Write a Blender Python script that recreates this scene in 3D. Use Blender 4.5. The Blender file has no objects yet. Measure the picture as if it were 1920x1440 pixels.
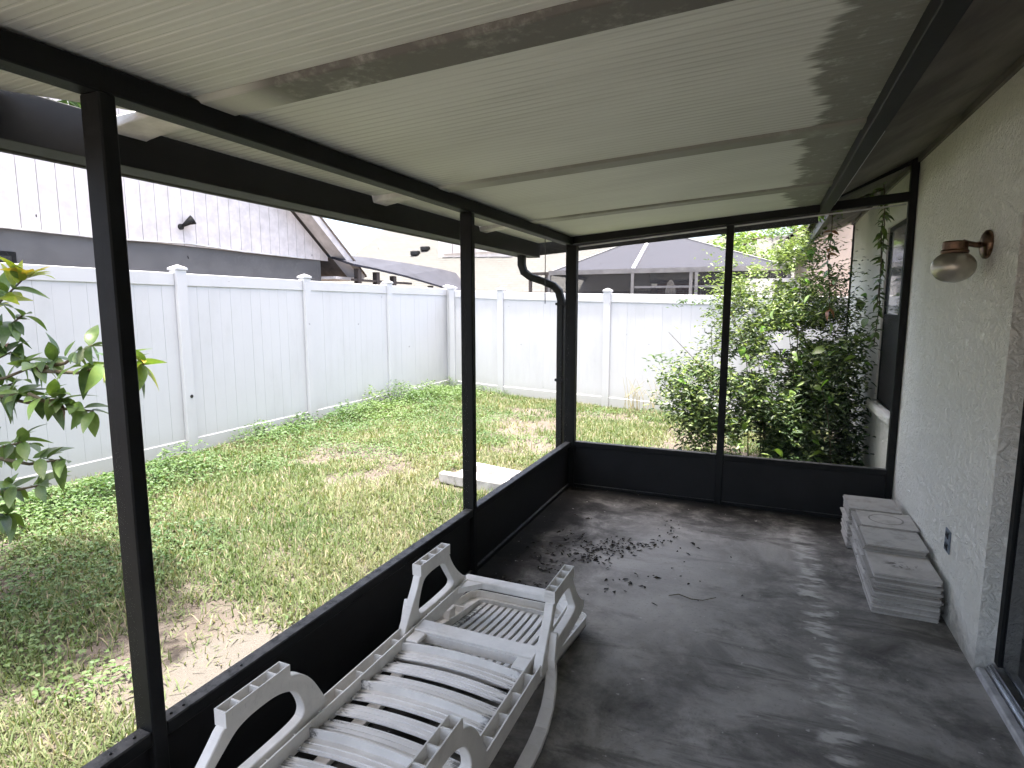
import bpy, math, random
import numpy as np
from mathutils import Vector, Matrix
random.seed(7); rng = np.random.default_rng(11)
S = bpy.context.scene
COL = S.collection
R = math.radians

# ------------------------------------------------------------------ camera, sky, sun, exposure
cam_d = bpy.data.cameras.new('camera'); cam = bpy.data.objects.new('camera', cam_d); COL.objects.link(cam)
cam_d.sensor_width = 36.0; cam_d.lens = 36.0 * 1103 / 1920
cam_d.clip_start = 0.05; cam_d.clip_end = 800
cam.location = (0, 0, 1.6); cam.rotation_euler = (R(90 - 7.4), 0, R(23.05))
S.camera = cam
SUN_EL = 87.5
W = bpy.data.worlds.new('World'); S.world = W; W.use_nodes = True
wn = W.node_tree.nodes; wl = W.node_tree.links
sky = wn.new('ShaderNodeTexSky'); sky.sky_type = 'NISHITA'; sky.sun_disc = False
sky.sun_elevation = R(SUN_EL); sky.sun_rotation = R(180); sky.dust_density = 6.0; sky.air_density = 0.8; sky.ozone_density = 0.4
wn['Background'].inputs['Strength'].default_value = 0.15
wl.new(sky.outputs[0], wn['Background'].inputs['Color'])
sun_d = bpy.data.lights.new('sun', 'SUN'); sun = bpy.data.objects.new('sun', sun_d); COL.objects.link(sun)
sun_d.energy = 3.6; sun_d.angle = R(2.0); sun_d.color = (1.0, 0.955, 0.88)
sun.rotation_euler = (R(90 - SUN_EL), 0, R(-1.5))
S.view_settings.view_transform = 'Standard'; S.view_settings.look = 'None'
S.view_settings.gamma = 1.0; S.view_settings.exposure = 2.75
S.cycles.max_bounces = 7; S.cycles.diffuse_bounces = 5; S.cycles.glossy_bounces = 3; S.cycles.transmission_bounces = 3; S.cycles.transparent_max_bounces = 10
S.cycles.use_denoising = True; S.cycles.use_light_tree = False
S.cycles.use_adaptive_sampling = True; S.cycles.adaptive_threshold = 0.018; S.cycles.adaptive_min_samples = 24

# ------------------------------------------------------------------ materials
class NT:
    def __init__(s, name):
        s.m = bpy.data.materials.new(name); s.m.use_nodes = True
        s.t = s.m.node_tree; s.n = s.t.nodes; s.l = s.t.links
        s.p = s.n['Principled BSDF']; s.out = s.n['Material Output']
        s._co = None
    def co(s, world=True):
        if s._co is None:
            if world:
                g = s.n.new('ShaderNodeNewGeometry'); s._co = g.outputs['Position']
            else:
                g = s.n.new('ShaderNodeTexCoord'); s._co = g.outputs['Object']
        return s._co
    def scale(s, v, co=None):
        m = s.n.new('ShaderNodeMapping'); m.inputs['Scale'].default_value = v
        s.l.new(co or s.co(), m.inputs['Vector']); return m.outputs[0]
    def noise(s, sc, det=4, rough=.6, co=None, dist=0):
        n = s.n.new('ShaderNodeTexNoise'); n.inputs['Scale'].default_value = sc
        n.inputs['Detail'].default_value = det; n.inputs['Roughness'].default_value = rough
        n.inputs['Distortion'].default_value = dist
        s.l.new(co or s.co(), n.inputs['Vector']); return n.outputs['Fac']
    def vor(s, sc, co=None, feat='F1'):
        n = s.n.new('ShaderNodeTexVoronoi'); n.feature = feat; n.inputs['Scale'].default_value = sc
        s.l.new(co or s.co(), n.inputs['Vector']); return n.outputs['Distance']
    def ramp(s, fac, stops):
        n = s.n.new('ShaderNodeValToRGB'); e = n.color_ramp.elements
        while len(e) < len(stops): e.new(0.5)
        for i, (p, c) in enumerate(stops):
            e[i].position = p; e[i].color = (c if len(c) == 4 else (*c, 1)) if not isinstance(c, (int, float)) else (c, c, c, 1)
        s.l.new(fac, n.inputs[0]); return n.outputs[0]
    def mix(s, fac, a, b, mode='MIX'):
        n = s.n.new('ShaderNodeMix'); n.data_type = 'RGBA'; n.blend_type = mode
        for sock, v in ((n.inputs[0], fac), (n.inputs[6], a), (n.inputs[7], b)):
            if isinstance(v, bpy.types.NodeSocket): s.l.new(v, sock)
            elif isinstance(v, (int, float)): sock.default_value = v
            else: sock.default_value = (*v, 1)
        return n.outputs[2]
    def math(s, op, a, b=0.0, clamp=False):
        n = s.n.new('ShaderNodeMath'); n.operation = op; n.use_clamp = clamp
        for sock, v in ((n.inputs[0], a), (n.inputs[1], b)):
            if isinstance(v, bpy.types.NodeSocket): s.l.new(v, sock)
            else: sock.default_value = v
        return n.outputs[0]
    def xyz(s, co=None):
        n = s.n.new('ShaderNodeSeparateXYZ'); s.l.new(co or s.co(), n.inputs[0]); return n.outputs
    def ss(s, v, a, b):
        n = s.n.new('ShaderNodeMapRange'); n.interpolation_type = 'SMOOTHSTEP'
        s.l.new(v, n.inputs[0]); n.inputs[1].default_value = a; n.inputs[2].default_value = b; return n.outputs[0]
    def bump(s, h, st, dist=.01):
        n = s.n.new('ShaderNodeBump'); n.inputs['Strength'].default_value = st; n.inputs['Distance'].default_value = dist
        s.l.new(h, n.inputs['Height']); s.l.new(n.outputs[0], s.p.inputs['Normal'])
    def base(s, c):
        if isinstance(c, bpy.types.NodeSocket): s.l.new(c, s.p.inputs['Base Color'])
        else: s.p.inputs['Base Color'].default_value = (*c, 1)
    def set(s, rough=.6, spec=.5, metal=0):
        s.p.inputs['Roughness'].default_value = rough; s.p.inputs['Metallic'].default_value = metal
        s.p.inputs['Specular IOR Level'].default_value = spec

def simple(name, col, rough=.6, spec=.5, metal=0, var=.25, sc=6, bump=0, bsc=60, world=True):
    n = NT(name); n.co(world); n.set(rough, spec, metal)
    f = n.noise(sc, 5, .65)
    n.base(n.mix(n.ss(f, .3, .7), tuple(c * (1 - var) for c in col), tuple(min(1, c * (1 + var * .6)) for c in col)))
    if bump: n.bump(n.noise(bsc, 4), bump, .004)
    return n.m

M = {}
n = NT('bronze_aluminium'); n.set(.58, .2)
f = n.noise(9, 5, .65); ge = n.n.new('ShaderNodeNewGeometry'); nz = n.xyz(ge.outputs['Normal'])[2]
c = n.mix(n.ss(f, .3, .7), (.0055, .0062, .0064), (.0098, .0105, .0108))
n.base(n.mix(n.math('MULTIPLY', n.ss(nz, .6, .95), n.ss(n.noise(22, 5, .7), .25, .6)), c, (.085, .085, .084))); n.bump(n.noise(90, 4), .15, .004)  # paler grey on up-facing faces stands in for sky light on the rails
M['bronze'] = n.m
M['kick'] = simple('kick_plate_paint', (.0085, .0088, .0092), .6, .3, 0, .3, 5, .1, 60)
M['gutter'] = simple('gutter_paint', (.009, .0094, .0088), .65, .4, 0, .35, 7, .1, 50)

n = NT('patio_concrete'); n.set(.95, .12)
x, y, z = n.xyz()
big = n.noise(1.1, 7, .68, dist=.6); mid = n.noise(3.2, 6, .7, dist=.3); fine = n.noise(60, 3, .7); smear = n.noise(1.0, 6, .7, n.scale((1.1, 3.6, 1)), dist=.8)
c0 = n.ramp(big, [(.34, (.070, .067, .063)), (.46, (.17, .164, .155)), (.58, (.30, .29, .275)), (.70, (.44, .425, .40))])
c1 = n.mix(n.ss(mid, .42, .72), c0, (.36, .345, .324))
c2 = n.mix(n.math('MULTIPLY', n.ss(smear, .5, .66), .7), c1, (.085, .081, .076))
# drip line of pale mineral spots below the joint between the patio roof and the house
dx = n.math('ABSOLUTE', n.math('SUBTRACT', n.math('ADD', x, n.math('MULTIPLY', n.math('SUBTRACT', mid, .5), .22)), .33))
line = n.math('SUBTRACT', 1.0, n.ss(dx, .025, .10))
spots = n.ss(n.noise(5.5, 3, .6, n.scale((1, 2.6, 1))), .45, .60)
c3 = n.mix(n.math('MULTIPLY', n.math('MULTIPLY', line, spots), .72), c2, (.58, .565, .535))
# worn pale area in the middle of the far half
dxx = n.math('DIVIDE', n.math('ADD', x, .62), .62); dyy = n.math('DIVIDE', n.math('SUBTRACT', y, 3.45), .85)
d2 = n.math('SQRT', n.math('ADD', n.math('MULTIPLY', dxx, dxx), n.math('MULTIPLY', dyy, dyy)))
worn = n.math('MULTIPLY', n.math('SUBTRACT', 1.0, n.ss(n.math('ADD', d2, n.math('MULTIPLY', n.math('SUBTRACT', big, .5), 2.2)), .45, 1.25)), .6)
c4 = n.mix(worn, c3, (.46, .442, .415))
# knee wall shade and dark staining, painted black along the slab edges
edge = n.math('MINIMUM', n.math('MULTIPLY', n.math('ADD', x, 1.52), .8), n.math('SUBTRACT', 4.95, y))
shade_stain = n.math('SUBTRACT', 1.0, n.ss(n.math('ADD', edge, n.math('MULTIPLY', n.math('SUBTRACT', mid, .5), 1.0)), .08, .75))
c5 = n.mix(n.math('MULTIPLY', shade_stain, .94), c4, (.014, .0135, .013))
c6 = n.mix(n.math('MULTIPLY', n.ss(fine, .55, .75), .35), c5, (.04, .04, .04))
pock = n.ss(n.noise(28, 2, .5), .70, .76)
c7 = n.mix(n.math('MULTIPLY', pock, .55), c6, (.5, .49, .47))
n.base(n.mix(1.0, c7, (1.0, .98, .94), 'MULTIPLY')); n.bump(n.math('ADD', n.math('MULTIPLY', fine, .5), mid), .35, .006)
M['concrete'] = n.m

n = NT('stucco_paint'); n.set(.9, .2)
co = n.co()
w1 = n.noise(21, 5, .64, dist=1.6); w2 = n.noise(95, 4, .6); w3 = n.noise(7, 4, .6, dist=1.0)
base = n.mix(n.ss(n.noise(1.3, 5, .6), .35, .7), (.80, .785, .70), (.86, .845, .775))
stain = n.ss(n.noise(1.6, 5, .65, n.scale((1, 1, .35))), .55, .78)
base = n.mix(n.math('MULTIPLY', stain, .30), base, (.50, .49, .42))
pits = n.ss(w1, .60, .70)
base = n.mix(n.math('MULTIPLY', n.math('MULTIPLY', pits, n.ss(w3, .38, .58)), .5), base, (.36, .355, .30))
x, y, z = n.xyz()
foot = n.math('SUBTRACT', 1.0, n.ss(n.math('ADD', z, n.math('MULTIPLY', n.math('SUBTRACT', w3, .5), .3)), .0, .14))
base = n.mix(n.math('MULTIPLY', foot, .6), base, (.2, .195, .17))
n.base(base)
n.bump(n.math('SUBTRACT', n.math('ADD', n.math('MULTIPLY', n.ss(w1, .35, .66), -1.1), n.math('MULTIPLY', w2, .35)), n.math('MULTIPLY', w3, .5)), .8, .012)
M['stucco'] = n.m

n = NT('roof_panel_paint'); n.set(.62, .3)
x, y, z = n.xyz()
base = n.mix(n.ss(n.noise(1.4, 5, .6, n.scale((.5, 2.2, 1))), .35, .7), (.60, .62, .572), (.665, .688, .635))
fl = n.noise(1, 5, .6, n.scale((1.2, 26, 1)))
base = n.mix(n.math('MULTIPLY', n.ss(fl, .52, .72), .28), base, (.47, .48, .43))
yy = n.math('SUBTRACT', n.math('SUBTRACT', y, n.math('MULTIPLY', x, .075)), .1425)
st = n.math('SINE', n.math('MULTIPLY', yy, 174.533))
base = n.mix(n.math('MULTIPLY', n.math('MULTIPLY', n.ss(st, .55, .95), n.ss(y, .2, 1.9)), n.math('ADD', .12, n.math('MULTIPLY', n.ss(n.noise(2.5, 3), .35, .65), .36))), base, (.33, .335, .295))
je = n.noise(1, 4, .7, n.scale((.6, 22, 1)))
jb = n.noise(1.5, 4, .6)
edge = n.math('ADD', x, n.math('ADD', n.math('MULTIPLY', n.math('SUBTRACT', je, .5), .16), n.math('MULTIPLY', n.math('SUBTRACT', jb, .5), .3)))
mil = n.math('MULTIPLY', n.ss(edge, .105, .15), n.ss(n.noise(14, 5, .7), .1, .5))
base = n.mix(n.math('MULTIPLY', mil, .85), base, (.155, .155, .130))
n.base(base); n.bump(n.noise(60, 3), .12, .003)
M['pan'] = n.m

n = NT('stained_roof_rib'); n.set(.6, .35)
x, y, z = n.xyz()
dirt = n.noise(3.2, 6, .7); sp = n.noise(42, 3, .6)
f = n.math('MULTIPLY', n.ss(x, -1.42, -1.25), n.ss(n.math('ADD', dirt, n.math('MULTIPLY', n.math('SUBTRACT', sp, .5), .4)), .12, .52))
n.base(n.mix(n.math('MULTIPLY', f, .85), (.50, .51, .455), (.058, .051, .044))); n.bump(sp, .25, .004)
M['rib_stained'] = n.m
n = NT('dusty_roof_rib'); n.set(.6, .35)
x, y, z = n.xyz(); dirt = n.noise(4, 6, .7)
n.base(n.mix(n.math('MULTIPLY', n.math('MULTIPLY', n.ss(x, -1.5, -1.2), n.ss(dirt, .05, .5)), .9), (.50, .515, .455), (.20, .20, .17)))
M['rib_dusty'] = n.m

n = NT('soffit_plywood'); n.set(.8, .25)
g = n.noise(1, 6, .7, n.scale((12, 1.3, 12))); p = n.noise(2.2, 5, .6)
n.base(n.mix(n.ss(p, .35, .7), n.mix(g, (.12, .112, .098), (.24, .225, .20)), (.10, .094, .084))); n.bump(g, .3, .004)
M['soffit'] = n.m

n = NT('lounger_resin'); n.set(.5, .4)
x, y, z = n.xyz()
d1 = n.noise(9, 5, .65); d2 = n.noise(1, 5, .7, n.scale((3.2, 60, 20)))
lx = n.math('ABSOLUTE', n.math('ADD', x, 1.025))
endm = n.ss(n.math('ADD', lx, n.math('MULTIPLY', n.math('SUBTRACT', n.noise(1, 4, .6, n.scale((5, 34, 3))), .5), .42)), .19, .27)
base = n.mix(n.ss(d1, .35, .75), (.68, .66, .61), (.80, .778, .725))
streak = n.ss(d2, .58, .74)
base = n.mix(n.math('MULTIPLY', streak, .30), base, (.28, .275, .26))
gr = n.ss(n.noise(4.5, 6, .75, dist=.6), .50, .72)
base = n.mix(n.math('MULTIPLY', gr, .32), base, (.30, .285, .25))
n.base(base); n.bump(n.noise(120, 3), .08, .002)
M['resin'] = n.m
n2 = NT('lounger_resin_mildewed'); n = n2; n.set(.5, .4)
x, y, z = n.xyz()
d1 = n.noise(9, 5, .65); d2 = n.noise(1, 5, .7, n.scale((4.0, 75, 10)))
lx = n.math('ABSOLUTE', n.math('ADD', x, 1.03))
endm = n.ss(n.math('ADD', lx, n.math('MULTIPLY', n.math('SUBTRACT', d2, .5), .42)), .215, .265)
base = n.mix(n.ss(d1, .35, .75), (.69, .672, .63), (.79, .772, .725))
base = n.mix(n.math('MULTIPLY', n.ss(d2, .60, .74), .30), base, (.35, .35, .34))
base = n.mix(n.math('MULTIPLY', n.math('MULTIPLY', endm, n.ss(n.noise(30, 4, .7), .38, .5)), .8), base, (.05, .048, .044))
n.base(base)
M['resin_mildew'] = n.m

n = NT('floor_tile_ceramic'); n.co(False); n.set(.6, .35)
r = n.n.new('ShaderNodeObjectInfo').outputs['Random']
base = n.mix(r, (.28, .262, .235), (.54, .515, .475))
dirt = n.ss(n.noise(9, 6, .7), .45, .72)
n.base(n.mix(n.math('MULTIPLY', dirt, .6), base, (.16, .145, .125))); n.bump(n.noise(40, 4), .2, .003)
M['tile'] = n.m
n = NT('ring_stained_tile'); n.co(False); n.set(.6, .35)
x, y, z = n.xyz()
d = n.math('SQRT', n.math('ADD', n.math('MULTIPLY', x, x), n.math('MULTIPLY', y, y)))
nz = n.noise(8, 5, .7)
ring = n.math('SUBTRACT', 1.0, n.ss(n.math('ABSOLUTE', n.math('SUBTRACT', n.math('ADD', d, n.math('MULTIPLY', n.math('SUBTRACT', nz, .5), .02)), .092)), .001, .008))
base = n.mix(n.ss(nz, .4, .7), (.48, .45, .41), (.34, .315, .28))
n.base(n.mix(n.math('MULTIPLY', ring, .75), base, (.10, .088, .075)))
M['tile_ring'] = n.m
n = NT('blotched_tile'); n.co(False); n.set(.6, .35)
x, y, z = n.xyz(); nz = n.noise(11, 5, .75, dist=.8)
d = n.math('SQRT', n.math('ADD', n.math('MULTIPLY', n.math('MULTIPLY', x, x), .35), n.math('MULTIPLY', y, y)))
bl = n.math('MULTIPLY', n.math('SUBTRACT', 1.0, n.ss(d, .025, .065)), n.ss(nz, .48, .56))
base = n.mix(n.ss(n.noise(5, 5, .7), .4, .7), (.50, .47, .43), (.37, .34, .305))
n.base(n.mix(n.math('MULTIPLY', bl, .85), base, (.06, .05, .042)))
M['tile_blotch'] = n.m

n = NT('fence_vinyl'); n.set(.42, .45)
x, y, z = n.xyz()
f = n.noise(2.2, 6, .7, n.scale((1, 1, .4))); sp = n.noise(55, 3, .7)
base = n.mix(n.ss(f, .45, .8), (.54, .545, .555), (.48, .485, .49))
base = n.mix(n.math('MULTIPLY', n.ss(sp, .62, .78), .35), base, (.36, .36, .365))
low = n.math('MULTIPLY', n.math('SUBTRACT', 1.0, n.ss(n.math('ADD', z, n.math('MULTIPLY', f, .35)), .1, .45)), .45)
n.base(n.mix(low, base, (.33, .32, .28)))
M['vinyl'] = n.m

n = NT('yard_soil'); n.set(.95, .15)
f = n.noise(1.1, 6, .65); g = n.noise(9, 6, .75); h = n.noise(70, 3, .7)
c = n.mix(n.ss(f, .35, .7), (.075, .062, .052), (.130, .112, .096))
c = n.mix(n.math('MULTIPLY', n.ss(g, .5, .75), .6), c, (.065, .055, .042))
c = n.mix(n.math('MULTIPLY', n.ss(h, .5, .7), .5), c, (.15, .134, .115))
x, y, z = n.xyz()
dx = n.math('DIVIDE', n.math('ADD', x, 2.22), .36); dy = n.math('DIVIDE', n.math('SUBTRACT', y, 1.86), .55)
dd = n.math('ADD', n.math('SQRT', n.math('ADD', n.math('MULTIPLY', dx, dx), n.math('MULTIPLY', dy, dy))), n.math('MULTIPLY', n.math('SUBTRACT', g, .5), 1.2))
c = n.mix(n.math('MULTIPLY', n.math('SUBTRACT', 1.0, n.ss(dd, .6, 1.15)), .8), c, (.115, .105, .093))
n.base(c); n.bump(n.math('ADD', g, h), .8, .02)
M['soil'] = n.m
n = NT('sand'); n.set(.95, .15)
n.base(n.mix(n.ss(n.noise(40, 5, .75), .35, .7), (.30, .265, .22), (.46, .42, .36))); n.bump(n.noise(60, 4), .6, .01)
M['sand'] = n.m

def leafmat(name, trans=.28, rough=.5, spec=.35):
    n = NT(name); n.set(rough, spec)
    a = n.n.new('ShaderNodeAttribute'); a.attribute_name = 'Col'
    n.l.new(a.outputs['Color'], n.p.inputs['Base Color'])
    t = n.n.new('ShaderNodeBsdfTranslucent'); n.l.new(n.mix(1.0, a.outputs['Color'], (1.35, 1.42, .75), 'MULTIPLY'), t.inputs['Color'])
    m = n.n.new('ShaderNodeMixShader'); m.inputs[0].default_value = trans
    n.l.new(n.p.outputs[0], m.inputs[1]); n.l.new(t.outputs[0], m.inputs[2]); n.l.new(m.outputs[0], n.out.inputs[0])
    return n.m
M['leaf'] = leafmat('foliage'); M['grass'] = leafmat('grass_blades', .3, .6, .2)
def leafsolid(name, a, b, trans=.22):
    n = NT(name); n.co(False); n.set(.38, .45)
    c = n.mix(n.ss(n.noise(14, 3), .35, .65), a, b); n.base(c)
    t = n.n.new('ShaderNodeBsdfTranslucent'); n.l.new(n.mix(1.0, c, (1.5, 1.6, .6), 'MULTIPLY'), t.inputs['Color'])
    m = n.n.new('ShaderNodeMixShader'); m.inputs[0].default_value = trans
    n.l.new(n.p.outputs[0], m.inputs[1]); n.l.new(t.outputs[0], m.inputs[2]); n.l.new(m.outputs[0], n.out.inputs[0])
    return n.m
M['leaf_dark'] = leafsolid('glossy_dark_leaf', (.046, .082, .026), (.082, .132, .042))
M['leaf_mid'] = leafsolid('glossy_mid_leaf', (.09, .155, .036), (.15, .215, .06))
M['leaf_young'] = leafsolid('young_yellow_leaf', (.22, .28, .03), (.34, .34, .04), .35)
M['leaf_gold'] = leafsolid('yellowed_leaf', (.42, .30, .03), (.50, .38, .06), .35)
M['leaf_brown'] = leafsolid('dead_leaf', (.16, .07, .03), (.24, .12, .05), .1)
M['leaf_vine'] = leafsolid('heart_vine_leaf', (.10, .22, .03), (.16, .30, .05), .35)
M['bark'] = simple('bark', (.13, .105, .08), .85, .2, 0, .4, 18, .5, 40)
M['twig'] = simple('green_twig', (.10, .085, .05), .75, .2, 0, .3, 18)

def screenmat():
    n = NT('screen_mesh')
    n.base((.10, .10, .10)); n.set(.8, .2)
    t = n.n.new('ShaderNodeBsdfTransparent'); m = n.n.new('ShaderNodeMixShader')
    f = n.noise(3.0, 4, .6); fac = n.n.new('ShaderNodeMapRange'); n.l.new(f, fac.inputs[0])
    fac.inputs[1].default_value = .3; fac.inputs[2].default_value = .75; fac.inputs[3].default_value = .06; fac.inputs[4].default_value = .11
    n.l.new(fac.outputs[0], m.inputs[0]); n.l.new(t.outputs[0], m.inputs[1]); n.l.new(n.p.outputs[0], m.inputs[2]); n.l.new(m.outputs[0], n.out.inputs[0])
    return n.m
M['screen'] = screenmat()
M['speck'] = simple('dead_insect', (.02, .018, .015), .8)
M['black'] = simple('black_rubber', (.01, .01, .01), .6)
M['screw'] = simple('screw_head', (.03, .03, .03), .35, .5, .6)
M['brass'] = simple('aged_copper_brass', (.17, .105, .070), .36, .5, .85, .35, 30)
M['alu'] = simple('mill_aluminium', (.55, .56, .57), .35, .5, .8, .2, 12)
n = NT('frosted_globe_glass'); n.co(False)
n.set(.33, .5, .65); n.base(n.mix(n.ss(n.noise(6, 3), .35, .7), (.34, .315, .26), (.44, .415, .35)))
n.p.inputs['Coat Weight'].default_value = .5; n.p.inputs['Coat Roughness'].default_value = .12
M['globe'] = n.m
n = NT('dark_glass'); n.base((.012, .014, .016)); n.set(.06, .6); M['glass'] = n.m
n = NT('pale_window_pane'); n.base((.10, .11, .11)); n.set(.08, .7); M['pane'] = n.m  # greyed base stands in for pale light reflected in the pane
M['outlet'] = simple('slate_outlet', (.14, .17, .20), .5, .4, 0, .4, 30)
M['outlet_dark'] = simple('outlet_slot', (.02, .022, .026), .5)
M['siding'] = simple('blush_siding', (.62, .588, .575), .75, .25, 0, .14, 5, .35, 30)
M['greywall'] = simple('grey_stucco', (.125, .125, .125), .9, .2, 0, .12, 3, .3, 40)
M['fascia_white'] = simple('weathered_white_trim', (.56, .535, .52), .7, .3, 0, .15, 5)
n = NT('pale_shingles'); n.set(.9, .2)
bt = n.n.new('ShaderNodeTexBrick'); bt.inputs['Scale'].default_value = 1.0
n.l.new(n.scale((1, 1, 1)), bt.inputs['Vector'])
bt.inputs['Brick Width'].default_value = .30; bt.inputs['Row Height'].default_value = .13; bt.inputs['Mortar Size'].default_value = .012
bt.inputs['Color1'].default_value = (.078, .077, .072, 1); bt.inputs['Color2'].default_value = (.090, .088, .083, 1); bt.inputs['Mortar'].default_value = (.056, .055, .051, 1)
n.base(bt.outputs[0]); M['shingle'] = n.m
M['shingle_dark'] = simple('brown_shingles', (.16, .13, .11), .9, .2, 0, .3, 6, .5, 20)
M['peach'] = simple('peach_stucco', (.66, .52, .40), .9, .2, 0, .1, 3)
M['sidewall'] = simple('cream_wall', (.62, .60, .56), .9, .2, 0, .12, 3)
n = NT('red_brick'); n.set(.9, .2)
bt = n.n.new('ShaderNodeTexBrick'); bt.inputs['Scale'].default_value = 1
n.l.new(n.scale((1, 1, 1), n.co()), bt.inputs['Vector'])
mp = bt.inputs['Vector'].links[0].from_node; mp.inputs['Rotation'].default_value = (R(-90), 0, 0)
bt.inputs['Brick Width'].default_value = .22; bt.inputs['Row Height'].default_value = .075; bt.inputs['Mortar Size'].default_value = .01
bt.inputs['Color1'].default_value = (.26, .12, .09, 1); bt.inputs['Color2'].default_value = (.20, .09, .075, 1); bt.inputs['Mortar'].default_value = (.35, .32, .29, 1)
n.base(bt.outputs[0]); M['brick'] = n.m
n = NT('cage_mesh'); n.base((.030, .031, .040)); n.set(.85, .2)
t = n.n.new('ShaderNodeBsdfTransparent'); m = n.n.new('ShaderNodeMixShader'); m.inputs[0].default_value = .90
n.l.new(t.outputs[0], m.inputs[1]); n.l.new(n.p.outputs[0], m.inputs[2]); n.l.new(m.outputs[0], n.out.inputs[0]); M['cagemesh'] = n.m
n = NT('cage_wall_mesh'); n.base((.028, .028, .030)); n.set(.85, .2)
t = n.n.new('ShaderNodeBsdfTransparent'); m = n.n.new('ShaderNodeMixShader'); m.inputs[0].default_value = .62
n.l.new(t.outputs[0], m.inputs[1]); n.l.new(n.p.outputs[0], m.inputs[2]); n.l.new(m.outputs[0], n.out.inputs[0]); M['cagewall'] = n.m
M['cageframe'] = simple('cage_aluminium', (.16, .155, .15), .6, .4)
M['cagewhite'] = simple('white_cage_beam', (.75, .74, .72), .6, .4)
M['canvas'] = simple('white_canvas', (.78, .77, .74), .85, .2)
M['awning'] = simple('slate_awning', (.030, .031, .040), .8, .25, 0, .25, 2)
M['splash'] = simple('white_concrete', (.40, .395, .39), .85, .25, 0, .3, 9, .4, 50)
M['dry'] = leafmat('leaf_litter', .05, .85, .15)
M['cable'] = simple('white_cable', (.6, .6, .58), .5)
M['cord'] = simple('grey_cord', (.06, .06, .06), .7)
M['rust'] = simple('weathered_post', (.05, .04, .035), .8)

# ------------------------------------------------------------------ builders
def link(o, parent=None):
    COL.objects.link(o)
    if parent is not None: o.parent = parent
    return o
def tag(o, label=None, cat=None, group=None, kind=None):
    if label: o['label'] = label
    if cat: o['category'] = cat
    if group: o['group'] = group
    if kind: o['kind'] = kind
    return o
def empty(name, loc, label, cat, group=None):
    o = bpy.data.objects.new(name, None); o.location = loc; o.empty_display_size = .1
    link(o); return tag(o, label, cat, group, 'thing')

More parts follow.
